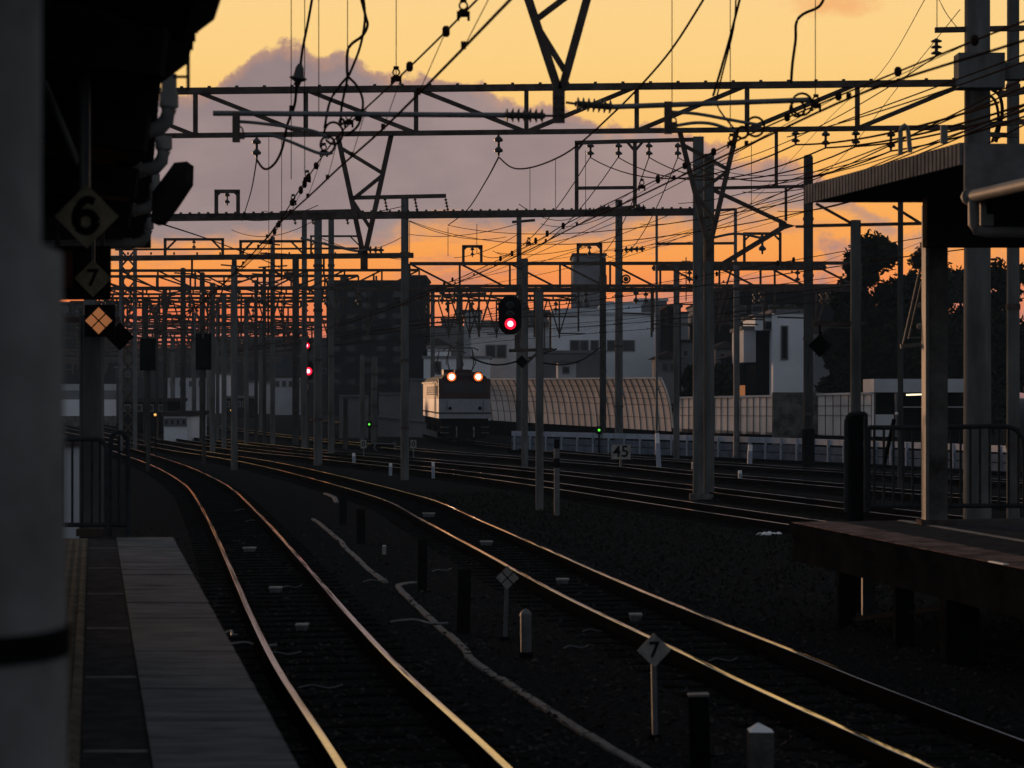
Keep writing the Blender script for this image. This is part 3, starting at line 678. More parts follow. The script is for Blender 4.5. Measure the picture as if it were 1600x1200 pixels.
# -- twin post gantry: two square posts, flat beam, portal frame on top
d = 58.0; T2 = thing('catenary_gantry', 'gantry with twin square posts and a tall portal frame of hanging insulators', 'gantry', P(1100,780,d), 'catenary gantries'); s = S(d)
m = MB()
for (x, yt, w_) in ((1091,214,15),(1108,240,14)):
    pass
for x, yt, w_ in ((1091,214,16),(1108.5,240,15)):
    m = MB(); a = P(x,780,d); m.box((a.x,d+(.0 if x<1100 else .12),(a.z+P(x,yt,d).z)/2),(w_/s,.25,P(x,yt,d).z-a.z)); m.build('post', M['pole'], T2)
m = MB(); m.box((P(1100,780,d).x,d,-.12),(44/s,.5,.16)); m.build('footing', M['conc'], T2)
m = MB(); m.pb(170,341,1084,331,d+.3,9,d,11); m.build('beam', M['steel'], T2)
m = MB(); m.pb(1115,294,1262,291,d,5,d+1); m.build('beam', M['steel'], T2)
m = MB()
for i in range(60): x = 240+i*14.2; m.box(P(x,341-10*(x-170)/914-6,d+.1),(.06,.1,.06))
m.build('bolt_head', M['steel'], T2)
m = MB(); m.pb(898,223,1086,218,d,6); m.pb(901,223,901,336,d,6); m.pb(992,222,992,334,d,6); m.pb(903,294,992,293,d,5)
for a in ((901,236,912,222),(992,236,980,222),(992,236,1004,222)): m.pb(*a,d,4)
m.build('portal_frame', M['steel'], T2)
for x in (922.5,966.5,1014,1059): hang_ins(T2, x, 223, 246, d-.1, 6)
for q in ((1115,297,1228,350,6),(1213,200,1213,290,5),(1228,290,1228,345,4),(1117,420,1222,356,8),(1243,354,1260,354,4)):
    m = MB(); m.pb(*q[:4],d,q[4]); m.build('brace', M['steel'], T2)
m = MB(); m.prism([(P(1217,0,d).x,P(0,346,d).z),(P(1243,0,d).x,P(0,353,d).z),(P(1217,0,d).x,P(0,361,d).z)], d-.05, d+.05); m.build('gusset', M['steel'], T2)
m = MB(); arch(m, None, T2, 338, 372, 299, 335, d, 5.5); m.build('portal_frame', M['steel'], T2)
for x, y in ((945,325),(922,330),(1000,325)):
    k = MB(); k.insulator(P(x-9,y,d-.2),P(x+9,y-1,d-.2),3,5/s); k.build('insulator', M['ins'], T2)

# -- single masts sighted one by one
def tee(t, d, x0, x1, y, w=5, hangs=(), hl=22, ypole=None):
    m = MB(); m.pb(x0,y+1,x1,y-2,d,w); m.build('cross_arm', M['steel'], t)
    for h in hangs:
        k = MB(); k.insulator(P(h,y+2,d),P(h+4,y+hl,d),4,2.6/S(d),1.2/S(d)); k.build('insulator', M['ins'], t)
t, p, s = mast('grey concrete mast with tee top standing left of the locomotive', 632.5, 311, 750, 13, .9); tee(t, p.y, 552, 697, 308, 6, (601,648,696))
d = p.y; m = MB(); m.pb(135,404,646,399,d,8,d-.5); m.build('beam', M['steel'], t)
m = MB(); m.pb(180,390,560,388,d,3); m.build('upper_beam', M['steel'], t)
m = MB()
for x in range(200,640,36): m.box(P(x,396,d),(.05,.05,.08))
m.build('bolt_head', M['steel'], t)
for x0, x1 in ((258,348),(376,474)):
    m = MB(); arch(m, None, t, x0, x1, 374 if x0<300 else 377, 400, d, 4); m.build('portal_frame', M['steel'], t)
for x, y in ((506,430),(300,430),(440,436)):
    k = MB(); k.pb(x,402,x,y,d,3); k.build('drop_post', M['steel'], t)
t, p, s = mast('grey concrete mast with a long arm, left edge of the dark block', 497, 340, 727, 14, .85); tee(t, p.y, 439, 560, 331, 5, (458,486,540), 20)
t, p, s = mast('shorter mast just left of the long-armed mast, with frame top', 475.5, 342, 705, 9, .9); m = MB(); arch(m, None, t, 486, 562, 369, 400, p.y, 3, False); m.build('portal_frame', M['steel'], t)
t, p, s = mast('slim mast standing against the left side of the dark block', 517.5, 342, 715, 10, .9)
t, p, s = mast('tall grey concrete mast over the middle of the guard fence', 967, 315, 707, 13, .85); d = p.y
m = MB(); m.pb(922,330,1000,322,d,5); m.build('cross_arm', M['steel'], t)
k = MB(); k.ring(P(978,436,d-.2), 6/s, 1.5/s); k.ball(P(978,436,d-.2), 4/s); k.build('pulley', M['steel'], t)
for a, b in ((990,1010),(1000,982)): pass
k = MB(); k.insulator(P(975,390,d),P(1008,389,d),4,5/s); k.build('insulator', M['ins'], t)
t, p, s = mast('darker mast left of the tall concrete mast, over the guard fence', 942, 405, 709, 10.5, .95); m = MB(); m.box(P(942,440,p.y-.2),(12/s,.2,20/s)); m.build('box', M['steel'], t)
t, p, s = mast('brown mast rising beside the end of the right canopy', 1263, 246, 737, 15.5, .95, d=78)
m = MB(); m.tube([p, p+Vector((0,0,1.5))], 10/s, 12); m.build('sleeve', M['black'], t)
t, p, s = mast('mast behind the big red signal', 811, 342, 692, 9.5, .8); tee(t, p.y, 800, 836, 346, 4)
m = MB(); m.box(P(816,470,p.y-.2),(9/s,.2,26/s)); m.build('box', M['steel'], t)
t, p, s = mast('mast rising directly behind the locomotive', 718, 452, 697, 11, .9, d=150); m = MB(); m.pb(690,461,760,459,p.y,4); m.ring(P(704,468,p.y),6/s,1.4/s); m.build('cross_arm', M['steel'], t)
t, p, s = mast('mast far behind, against the right side of the dark block', 676, 447, 690, 7, .9, d=145)
t, p, s = mast('dark mast with two boxes just left of the small red signals', 462, 404, 694, 11, .95); m = MB(); m.pb(428,424,500,462,p.y,4); m.box(P(451,430,p.y-.2),(14/s,.1,10/s)); m.build('cross_arm', M['steel'], t)
for px, yt, yb, w_, lab in ((426,372,697,8,'mast topped by the darkest clamp among the masts left of the small red signals'),(413,420,692,6,'thin mast two places left of the dark boxed mast'),(366,408,696,9,'mast standing where the two left tracks vanish'),
     (400,440,690,6,'thinnest mast in the cluster right of the two left tracks'),(316,428,694,9,'mast carrying the right-hand dark signal back'),(286,421,690,9,'mast left of the one with a dark signal back'),
     (258,455,688,7,'thin mast between the two dark signal backs'),(228,470,700,8,'mast carrying the left-hand dark signal back'),(245,480,690,5,'faint thin mast right of the left-hand dark signal back'),
     (340,470,690,6,'faint mast midway in the jumble at the left'),(540,622,702,8,'low dark post in front of the dark block'),(585,560,690,10,'bluish mast low before the dark block'),(566,556,690,8,'bluish mast left beside its twin before the dark block')):
    t, p, s = mast(lab, px, yt, yb, w_, .9)
    if yt < 500:
        a = random.Random(px)
        for q in range(3):
            y = yt+8+q*a.uniform(12,22); m = MB(); m.pb(px-a.uniform(8,26),y+a.uniform(-3,3),px+a.uniform(8,26),y+a.uniform(-3,3),p.y,2.2); m.build('bracket', M['steel'], t)

# lattice tower at the left
p = G(200,705); d = p.y; s = S(d); t = thing('lattice_mast', 'narrow lattice tower with crossed bracing at the far left', 'mast', p)
m = MB(); 
for x in (189,211): m.pb(x,390,x,705,d,5.5); m.pb(x,390,x,705,d+.45,5)
m.build('leg', M['galv'], t)
m = MB(); 
for i in range(13):
    y = 392+i*24; m.pb(190,y,210,y+24,d,2.6); m.pb(210,y,190,y+24,d,2.6)
m.build('bracing', M['steel'], t)

# -- rows of gantries receding toward the curve (one builder, each its own size and fittings)
def gantry(label, d, x0, x1, posts, yt, yb, n, seed, drops=4, portals=(), w=1.0, group='catenary gantries'):
    t = thing('catenary_gantry', label, 'gantry', P((x0+x1)/2, HY+2.8*S(d), d), group); a = random.Random(seed); s = S(d)
    truss(t, ((x0,yt),(x1,yt-1)), ((x0,yb),(x1,yb-1)), d, d, n, 4.2*w, 3.6*w, 2.6*w, a.random() < .5, bolts=False)
    for px in posts:
        m = MB(); b = P(px,HY+2.8*S(d),d); m.tube([b, P(px,yt-8,d)], max(.12, 3.8*w/s), 10); m.build('post', M['pole'], t)
    for i in range(drops):
        m = MB(); x = x0+(x1-x0)*(i+a.uniform(.2,.8))/drops; q = 1.75*s
        m.pb(x,yb,x,yb+q,d,2.6*w); 
        if a.random() < .55: m.pb(x-q*.28,yb,x,yb+q*.9,d,2.2*w); m.pb(x+q*.28,yb,x,yb+q*.9,d,2.2*w)
        y = yb+q*a.uniform(.55,.9); sg = a.choice((-1,1)); m.pb(x,y,x+sg*q*a.uniform(.6,1.1),y+a.uniform(-2,2),d,2.0*w)
        m.build('drop_bracket', M['steel'], t)
    for i in range(drops):
        x = x0+(x1-x0)*(i+a.uniform(.1,.9))/drops; k = MB(); k.insulator(P(x,yb+1,d),P(x,yb+.55*s,d),2,.11); k.build('insulator', M['ins'], t)
    if portals:
        for px, pw, ph in portals:
            m = MB(); arch(m, None, t, px-pw/2, px+pw/2, yt-ph, yt, d, 3.4*w); m.build('portal_frame', M['steel'], t)
    return t
Lg = 'far gantry in the dense rows of gantries behind the left tracks'
gantry('long gantry left of the dark block with crossed braces below the sunset band', 80, 130, 655, (366,), 423, 452, 9, 1, 4)
gantry('gantry crossing right of the locomotive with a small arch portal on its beam', 82, 640, 1345, (820,), 412, 452, 9, 2, 5, ((738,28,27),(921,36,30)), 1.25)
gantry('gantry low across the right half, just above the pale buildings', 97, 668, 1345, (), 447, 455, 12, 3, 7, (), 1.1)
gantry('gantry directly above the big dark block roof line at left', 93, 140, 560, (), 432, 450, 8, 4, 5)
for i, (y, h, x0, x1, posts) in enumerate(((460,10,120,520,(332,)),(472,6,150,540,(350,)),(481,9,110,470,(385,)),(505,9,90,520,(303,)),(516,7,120,500,(408,)),(528,8,100,480,()),(541,6,120,470,(270,)),(553,6,90,450,(326,)),(565,5,100,440,()),(577,5,90,420,(240,)),(470,7,650,900,()))):
    dd = F*4.25/(612-y); gantry(Lg if x0 < 600 else 'far gantry low behind the big red signal', dd, x0, x1, posts, y-h, y, max(6,int((x1-x0)/ (26+h))), 20+i, 7, (), .95)
# right-hand side gantry pieces
d = 40.0; t = thing('catenary_gantry', 'slim right gantry with a pole in a hooped rail and beam under the canopy', 'gantry', P(1337,800,29), 'catenary gantries')
p = P(1337,806,29); m = MB(); m.tube([(p.x,29,-.2),(p.x,29,4.82)], 8.2/S(29), 14); m.build('post', M['pole'], t)
m = MB(); m.tube([(p.x,29,-.2),(p.x,29,2.30)], 12.5/S(29), 14); m.build('sleeve', M['conc_d'], t)
for q in ((1255,353,1450,349,5),(1270,507,1352,505,6),(1275,318,1336,352,4),(1395,322,1440,350,4)):
    m = MB(); m.pb(*q[:4],29,q[4]); m.build('beam', M['steel'], t)
m = MB(); diamond(m, (P(1281,540,28.9).x,28.9,P(1281,540,28.9).z), 18/S(28.9), .02); m.pb(1281,508,1281,528,28.95,3); tag(m.build('diamond_sign', M['black'], None), 'black diamond board hanging from the arm of the slim right pole', 'sign')
t, p, s = mast('brownish mast behind the tree, right of the slim pole', 1407, 312, 760, 9, .95, d=62)
gantry('gantry frame of small portals above the long low building at right', 90, 1020, 1290, (1057,1151), 417, 421, 5, 55, 2, ((1191,56,52),), 1.2)
d = 88; t = thing('line_frame', 'open rectangular frame crossing behind the twin square posts', 'frame', P(1026,720,d)); 
for q in ((1026,337,1026,712,4),(1149,326,1149,712,5)):
    m = MB(); m.pb(*q[:4],d,q[4]); m.build('post', M['galv'], t)
for q in ((1026,381,1149,380,4),(1085,330,1150,327,4)):
    m = MB(); m.pb(*q[:4],d,q[4]); m.build('beam', M['steel'], t)

# -- overhead lines: messenger, contact wire, droppers and pulleys over each track
def overhead(label, contact, mess, drop_every=0, balls=(), rc=.011, rm=.009, zc=5.0, zm=5.5, clamps=()):
    """contact and messenger given in photo pixels; depth follows from wire height"""
    dep = lambda y, z: F*(z-CH)/(HY-y)
    C = smooth_path([P(x,y,dep(y,zc)) for x,y in contact], 4); Mm = smooth_path([P(x,y,dep(y,zm)) for x,y in mess], 4)
    t = thing('overhead_line', label, 'overhead line', (C[0].x, C[0].y, C[0].z), 'overhead lines')
    m = MB(); m.tube(C, rc, 5); m.build('contact_wire', M['wire'], t)
    m = MB(); m.tube(Mm, rm, 5); m.build('messenger_wire', M['wire'], t)
    def near(path, y): return min(path, key=lambda q: abs(q.y-y))
    def at(path, dd):
        for a, b in zip(path, path[1:]):
            lo, hi = (a, b) if a.y <= b.y else (b, a)
            if lo.y <= dd <= hi.y: return lo.lerp(hi, (dd-lo.y)/max(1e-6, hi.y-lo.y))
        return None
    m = MB(); k = 0; dd = min(C[0].y, C[-1].y)+.6; top = max(C[0].y, C[-1].y)
    while drop_every and dd < top:
        a, b = at(C, dd), at(Mm, dd)
        if a and b and dd < 150:
            m = MB(); m.tube([a, b], .0035, 4); m.box(a+Vector((0,0,.02)), (.035,.05,.05)); m.build('dropper', M['wire'], t)
        dd += drop_every
    for x, y in balls:
        q = P(x,y,dep(y,zm)); b = MB(); r = .046 if q.y < 30 else .06; b.lathe(q-Vector((.03,0,0)), q+Vector((.03,0,0)), [(0,r*.6),(.25,r),(.75,r),(1,r*.6)], 12); b.build('pulley', M['wire'], t)
    for x, y in clamps:
        q = P(x,y,dep(y,zm)); b = MB(); b.box(q, (.07,.05,.05)); b.ring(q+Vector((0,0,.06)), .03, .008); b.box(q+Vector((0,0,.1)), (.05,.03,.03)); b.box(q+Vector((-.04,0,-.02)), (.02,.04,.07)); b.box(q+Vector((.04,0,-.02)), (.02,.04,.07)); b.build('clamp', M['wire'], t)
    return t
overhead('overhead line with clamps and pulleys over the left platform track', [(850,-52),(797,0),(700,100),(600,200),(530,262),(490,300),(440,346),(405,385),(380,412),(352,440),(328,463),(300,486),(262,512),(215,536),(160,555),(100,568)],
         [(790,-45),(745,0),(690,56),(640,105),(600,143),(558,182),(520,222),(478,282),(450,325),(424,372),(396,404),(364,432),(330,458),(300,480),(262,505),(216,530),(160,549),(100,564)], 2.4,
         ((697,49),(640,104),(559,183),(494,259),(482,278),(476,287),(470,297),(457,316),(436,350),(429,362),(423,377)), clamps=((724,21),(619,123),(545,191),(506,238),(480,279),(458,315)))
overhead('overhead line with round pulleys over the second track', [(1700,22),(1600,63),(1360,140),(1200,212),(1100,258),(1000,306),(900,353),(838,385),(760,422),(690,452),(600,486),(520,512),(430,536),(330,556),(240,568)],
         [(1700,-8),(1600,33),(1523,63),(1403,112),(1310,150),(1200,197),(1115,237),(1028,280),(950,318),(880,352),(838,377),(760,415),(690,446),(600,480),(520,507),(430,532),(330,553),(240,566)], 3.5,
         ((1523,63),(1403,112),(1310,150),(1230,183),(1115,237),(1070,259),(1028,280),(880,353),(855,365),(837,376),(800,396),(782,404),(707,437),(694,443)), clamps=((1275,165),(1143,224),(1003,292),(826,380)))
overhead('overhead line over the track behind the right platform', [(1560,383),(1400,403),(1255,424),(1120,443),(1005,459),(900,473),(800,486),(700,501),(600,515),(480,534),(360,551),(260,563)], [(1560,352),(1400,378),(1255,404),(1120,427),(1005,446),(900,463),(800,477),(700,493),(600,509),(480,529),(360,547),(260,560)], 4, ((1240,406),(1215,411),(1120,428),(1088,433)))
overhead('overhead line over the track in front of the 45 board', [(1400,440),(1250,455),(1100,470),(990,481),(880,490),(760,501),(640,515),(520,531),(400,547),(300,558)], [(1400,421),(1250,440),(1100,459),(990,471),(880,482),(760,495),(640,510),(520,527),(400,544),(300,556)], 5)
overhead('overhead line over the track along the guard fence', [(1350,460),(1220,480),(1095,494),(995,504),(900,511),(790,518),(680,525),(560,536),(440,549),(350,558)], [(1350,445),(1220,468),(1095,485),(995,497),(900,505),(790,513),(680,521),(560,533),(440,547),(350,556)], 6)
overhead('overhead line running to the locomotive', [(1250,487),(1080,508),(950,519),(850,527),(760,535),(715,541),(660,551)], [(1250,472),(1080,495),(950,508),(850,517),(760,527),(715,534),(660,546)], 6)

def line(label, pts, d, r=.012, cat='cable', name='wire', d1=None, group='loose wires among the gantries', mt='wire', n=5, balls=(), sagpx=0):
    d1 = d1 or d; k = len(pts); V3 = [P(x,y,d+(d1-d)*i/max(1,k-1)) for i,(x,y) in enumerate(pts)]
    if k == 2: V3 = sag(V3[0], V3[1], sagpx/S((d+d1)/2))
    else: V3 = smooth_path(V3, n)
    m = MB(); m.tube(V3, r, 5)
    o = m.build(name, M[mt], None); tag(o, label, cat, group)
    return o
# feeders: four strands from the truss insulators through the portal frame and on
for i, (xa, ya, xb, yb, xc, yc, xd, yd, lab) in enumerate(((1243,226,922,246,745,395,1560,160,'lowest'),(1290,231,966,246,770,392,1640,150,'second lowest'),(1337,229,1014,246,912,396,1700,140,'second highest'),(1392,236,1059,246,945,396,1760,120,'highest'))):
    pts = [P(xd,yd,21)] + sag(P(xd,yd,21), P(xa,ya,36.2), .10)[1:] + sag(P(xa,ya,36.2), P(xb,yb,57.9), .55)[1:] + sag(P(xb,yb,57.9), P(xc,yc,105), 1.1)[1:]
    m = MB(); m.tube(pts, .014, 5); o = m.build('feeder_cable', M['wire'], None); tag(o, lab+' of four feeder cables slung from the truss to the insulator portal frame', 'cable', 'feeder cables')
for xa, ya, xb, yb, d_, e_, dr, lab in ((1600,170,1160,300,24,55,.3,'steep feeder passing in front of the right big mast'),(1600,195,1215,330,24,60,.3,'feeder below the steep one crossing the right big mast'),(1600,230,700,352,26,75,.6,'long sagging wire from the right canopy toward the tee-topped mast'),(1600,245,640,345,26,75,.9,'lowest long sagging wire above the right canopy'),
     (1650,67,1310,192,24,36,.0,'short wire from the insulator of the upper cross arm'),(1660,92,1000,350,22,80,.5,'wire descending past the portal frame to the right sky gap'),(1463,88,1100,262,36,60,.3,'wire from the upper cross-arm insulator to the V bracket'),
     (1262,298,820,410,78,105,.4,'wire from the brown mast to the arch portal beam'),(1150,335,640,455,80,110,.6,'wire sloping from the right frame to the far mast behind the locomotive'),(1060,330,700,440,58,100,.3,'wire sloping from the twin posts down to the left'),(1262,330,960,390,78,105,.3,'wire in the orange gap right of the twin posts')):
    line(lab, [(xa,ya),(xb,yb)], d_, .010, d1=e_, sagpx=dr*S((d_+e_)/2))
for xa, ya, xb, yb, d_, e_, dr, lab in ((1640,82,1230,214,20,34,.05,'taut wire just above the second feeder at the upper right'),(1640,118,1060,318,20,58,.25,'sagging wire crossing the upper right mast above the canopy, upper one'),(1640,148,1120,330,20,58,.2,'sagging wire crossing the upper right mast above the canopy, lower one'),
     (1505,205,1110,292,30,58,.25,'slack wire from behind the ribbed canopy edge, upper one'),(1420,236,930,392,32,100,.4,'slack wire from behind the ribbed canopy edge, lower one'),(1300,262,880,420,40,105,.4,'slack wire in the gap between the brown mast and the twin posts'),(1200,212,700,446,36,110,.3,'long straight wire through the V bracket to the far signal'),(1390,237,1110,262,36,58,.3,'wire sagging between the hanging insulators and the twin posts')):
    line(lab, [(xa,ya),(xb,yb)], d_, .009, d1=e_, sagpx=dr*S((d_+e_)/2))
for px, sd_ in ((632,1),(497,2),(967,3),(811,4)):
    a = random.Random(px)
    for q in range(3):
        y = 318+q*22+a.uniform(0,10); x1 = px+a.choice((-1,1))*a.uniform(90,240)
        line('slack wire slung from the masts around the tee-topped mast', [(px,y),(x1,y+a.uniform(8,40))], 70+5*q, .013, d1=95, sagpx=a.uniform(6,18), group='slack wires between the masts')
# loose vertical and looping wires
line('cable drop ending in a cone insulator at the upper left', [(489,-10),(481,35),(473,75),(469,105)], 21, .013)
t = thing('cone_insulator', 'cone shaped insulator with flat skirt hanging at the upper left', 'insulator', P(466,130,21)); m = MB(); m.lathe(P(469,100,21),P(466,122,21),[(0,.02),(.3,.04),(1,.055)],12); m.build('cone', M['ins'], t)
m = MB(); m.lathe(P(466,121,21),P(465,128,21),[(0,.08),(.3,.084),(1,.03)],12); m.build('skirt', M['ins'], t)
m = MB(); m.tube([P(466,127,21),P(463,134,21)],.03,8); m.tube(smooth_path([P(463,134,21),P(460,165,21.3),P(449,195,22),P(440,235,23),P(428,257,24),P(413,264,25),P(401,249,26)],5),.014,5); m.box(P(456,170,21.2),(.045,.05,.06)); m.build('tail_wire', M['wire'], t)
line('thick looping cable falling to a fork above the truss', [(562,-10),(571,25),(574,40),(566,56),(550,68),(543,80),(542,104),(543,120)], 20, .014)
for pts, lab in (([(543,120),(530,135),(515,160),(507,200)],'left strand of the forked cable'),([(544,120),(558,135),(567,160),(560,195),(540,212)],'right strand of the forked cable'),([(543,122),(534,165),(532,195)],'middle strand of the forked cable'),([(567,-10),(570,30),(562,75),(545,118)],'thin wire beside the thick looping cable')):
    line(lab, pts, 20, .012)
line('thick curved cable dropping to the truss at the upper right', [(1290,-10),(1280,10),(1255,22),(1244,36),(1243,62),(1238,100),(1236,130)], 20.5, .014)
line('wire running from the top edge down past the truss to the hanging insulator', [(1105,-10),(1051,75),(1000,135),(955,180),(905,225),(868,248),(828,262),(800,262),(780,246)], 21, .012, d1=36)
line('pair of taut wires meeting the right pull-off tube, thicker one', [(1158,-10),(1140,60),(1120,130),(1114,150)], 20, .012)
line('pair of taut wires meeting the right pull-off tube, thinner one', [(1150,-10),(1146,45),(1125,130),(1121,165),(1146,200)], 20, .008)
line('wire from the hanging insulator sloping to the tee-topped mast', [(779,246),(758,285),(730,328),(700,352)], 36.2, .014, d1=68)
line('wire from the left hanging insulator sloping down', [(401,250),(392,300),(378,345)], 36.2, .012, d1=60)
line('thin stay crossing the upper right sky', [(1450,-10),(1375,115),(1300,180),(1190,300),(1130,360)], 30, .006, d1=80)
line('second thin stay crossing the upper right sky', [(1500,15),(1400,140),(1330,230),(1270,290)], 30, .006, d1=60)
line('thin stay from the cross arm corner', [(1463,-10),(1478,20),(1497,45)], 36, .007)
for px, y1, lab in ((498,180,'first'),(543,100,'second'),(619,118,'third'),(1050,160,'fourth'),(1141,205,'fifth'),(1274,150,'sixth'),(1464,48,'seventh'),(476,270,'eighth'),(455,280,'ninth')):
    line('fine vertical hanger wire against the sky', [(px,-10),(px,y1)], 22, .0045, group='fine hanger wires')
for px, y0, y1 in ((420,215,520),(440,215,500),(828,262,330),(868,250,330),(1174,220,330),(915,235,330),(640,345,400),(700,355,400),(745,350,395)):
    line('fine vertical hanger wire against the sky', [(px,y0),(px,y1)], 45, .0065, group='fine hanger wires')
line('stay wire sloping from the canopy corner across the left sky', [(240,346),(300,365),(348,382),(420,410),(462,432)], 40, .016, d1=90)
line('sagging wire hanging above the locomotive roof', [(735,558),(760,568),(790,569),(840,555),(870,545)], 110, .045)
line('sagging cable from the signal mast to the darker mast', [(848,567),(880,570),(910,562),(935,545),(945,536)], 54, .022, d1=90)

# ------------------------------------------------------------------ signals
p = G(843,797); d = p.y; s = S(d)
t = thing('signal_mast', 'signal mast with a black oval head showing one bright red lamp', 'signal', p)
m = MB(); m.tube([p, P(843,456,d)], 6.3/s, 14); m.build('post', M['pole'], t)
m = MB(); m.lathe(P(843,456,d),P(843,450,d),[(0,6.5/s),(1,1/s)],12); m.build('cap', M['steel'], t)
def head(t, x, y0, y1, w_, d, lamps, back=.05, lampset=('red_core','red_lamp'), r0=None):
    s = S(d); cx_ = P(x,0,d).x; z0, z1 = P(0,y1,d).z, P(0,y0,d).z; h = w_/2/s
    poly = [(cx_+h*math.cos(a), z1-h+h*math.sin(a)) for a in [math.pi*i/12 for i in range(13)]] + [(cx_+h*math.cos(a), z0+h+h*math.sin(a)) for a in [math.pi+math.pi*i/12 for i in range(13)]]
    m = MB(); m.prism(poly, d-.06, d-.02); hd = m.build('backboard', M['black'], t)
    m = MB(); m.box((cx_,d+.08,(z0+z1)/2),(h*1.1,.2,(z1-z0)*.8)); m.build('case', M['black'], t)
    n = max(2, int((y1-y0)/w_*1.6))
    for ly in lamps:
        c = P(x+.5,ly,d-.08); r = (r0 or w_*.24)/s
        k = MB(); k.lathe(c, c-Vector((0,.03,0)), [(0,r),(.6,r*.9),(1,r*.5)], 16); L_ = k.build('lens', M[lampset[1]], t)
        k = MB(); k.lathe(c-Vector((0,.03,0)), c-Vector((0,.045,0)), [(0,r*.52),(1,r*.3)], 14); k.build('filament', M[lampset[0]], L_)
        k = MB(); N_ = 10
        for i in range(N_):                             # visor above the lens
            a0, a1 = math.pi*(.04+.92*i/N_), math.pi*(.04+.92*(i+1)/N_); q = lambda a, y: c+Vector((r*1.2*math.cos(a), y, r*1.2*math.sin(a)))
            k.quad(q(a0,.02),q(a1,.02),q(a1,-.22),q(a0,-.22))
        k.build('visor', M['black'], t)
head(t, 797, 462, 523, 36, d-.1, (506,))
m = MB(); 
for y in (478,492): m.lathe(P(797,y,d-.18),P(797,y,d-.2),[(0,7/s),(1,5/s)],14)
m.build('dark_lens', M['glass'], t)
m = MB(); m.pb(795,548,864,546,d,5); m.pb(808,523,808,548,d,8); m.pb(860,490,860,547,d,3.5); m.pb(843,490,861,490,d,3); m.pb(843,505,861,505,d,2); m.pb(851,505,851,546,d,2); m.pb(815,575,843,548,d,4); m.build('platform_bracket', M['steel'], t)
m = MB(); m.box(P(797,498,d+.2),(14/s,.14,50/s)); m.box(P(785,488,d+.05),(12/s,.12,16/s)); m.build('relay_case', M['galv'], t)
c = P(815,565,d-.2); m = MB(); diamond(m, (c.x,d-.2,c.z), 10/s, .02); m.build('diamond_plate', M['black'], t)

p = Vector((P(480,690,112).x,112,-.2)); t = thing('signal_mast', 'distant signal post with two small red lamps one above the other', 'signal', p); s = S(112)
m = MB(); m.tube([p, P(480,525,112)], 3/s, 10); m.build('post', M['steel'], t)
head(t, 478, 528, 553, 15, 112, (540,), r0=5.2); head(t, 481, 563, 594, 17, 112, (580,), r0=6.2)
m = MB(); m.box(P(478,605,111.8),(8/s,.1,8/s)); m.build('plate', M['yellow'], t)
m = MB(); m.pb(465,556,492,556,112,2.5); m.pb(465,596,492,596,112,2.5); m.build('ladder_step', M['galv'], t)
for x, y0, y1, d_, lab in ((231,529,579,78,'left'),(318,521,578,86,'right')):
    s = S(d_); c = P(x,(y0+y1)/2,d_); t = thing('dark_signal', f'unlit dark signal back on the {lab}-hand mast of the left jumble', 'signal', (c.x,d_,-.2))
    m = MB(); m.box((c.x,d_,c.z),(24/s,.12,(y1-y0)/s)); m.build('backboard', M['black'], t)
    m = MB(); m.box((c.x,d_-.12,c.z+.1),(14/s,.14,(y1-y0)*.4/s)); m.box((c.x,d_-.12,c.z-.35),(14/s,.14,(y1-y0)*.3/s)); m.build('case', M['black'], t)
    m = MB(); m.tube([(c.x,d_+.1,-.2),(c.x,d_+.1,c.z+.4)], .07, 8); m.build('post', M['pole_d'], t)
for x, y, yb, d_, lab in ((936,672,706,98,'tiny green lamp on a short post before the noise wall'),(577,663,692,118,'tiny green lamp on a short post below the bluish masts')):
    c = P(x,y,d_); s = S(d_); t = thing('ground_signal', lab, 'signal', (c.x,d_,-.2))
    m = MB(); m.bar((c.x,d_,-.2),(c.x,d_,c.z-.12),.08); m.build('post', M['black'], t)
    m = MB(); m.box((c.x,d_,c.z),(.26,.12,.34)); m.build('case', M['black'], t)
    m = MB(); m.lathe(c-Vector((0,.07,0)), c-Vector((0,.1,0)), [(0,.055),(1,.03)], 12); m.build('lens', M['green_lamp'], t)
for x, y, d_, lab in ((362,641,120,'tiny amber lamp among the left masts'),(243,648,95,'tiny pale lamp below the left signal back')):
    c = P(x,y,d_); t = thing('yard_lamp', lab, 'lamp', (c.x,d_,-.2)); m = MB(); m.bar((c.x,d_,-.2),(c.x,d_,c.z),.06); m.build('post', M['black'], t); m = MB(); m.ball(c-Vector((0,.08,0)), .06); m.build('lens', M['amber_lamp'], t)
# low rail frame between tracks (pale hoop) and two little number plates
p = G(585,705); s = S(p.y); t = thing('hoop_guard', 'dark low hood with pale bent end bars between the far tracks', 'guard', p)
m = MB()
for x0 in (582,614): m.tube(smooth_path([P(x0,692,p.y),P(x0+4,694,p.y),P(x0+3,700,p.y),P(x0+8,706,p.y)],4), 1.4/s, 6)
m.build('end_bar', M['galv'], t); m = MB(); m.pb(580,692,617,694,p.y,1.6); m.build('top_bar', M['galv'], t)
m = MB(); m.prism([(P(x,0,p.y).x,P(0,y,p.y).z) for x,y in ((572,706),(575,697),(582,693),(612,694),(620,700),(622,706))], p.y+.1, p.y+1.2); m.build('hood', M['black'], t)
for px, lab in ((646,'small square plate on a stake just right of the tee-topped mast foot'),(568,'small square plate on a stake left of the dark hood')):
    c = P(px,694,92); s = S(92); t = thing('number_plate', lab, 'sign', (c.x,92,-.2)); m = MB(); m.box(c,(9/s,.03,13/s)); m.build('plate', M['dirty'], t); m = MB(); m.bar((c.x,92.03,-.2),(c.x,92.03,c.z),.05); m.build('post', M['galv'], t)
    text('numeral', '0', .30, (c.x,91.97,c.z), M['black'], t, .02)

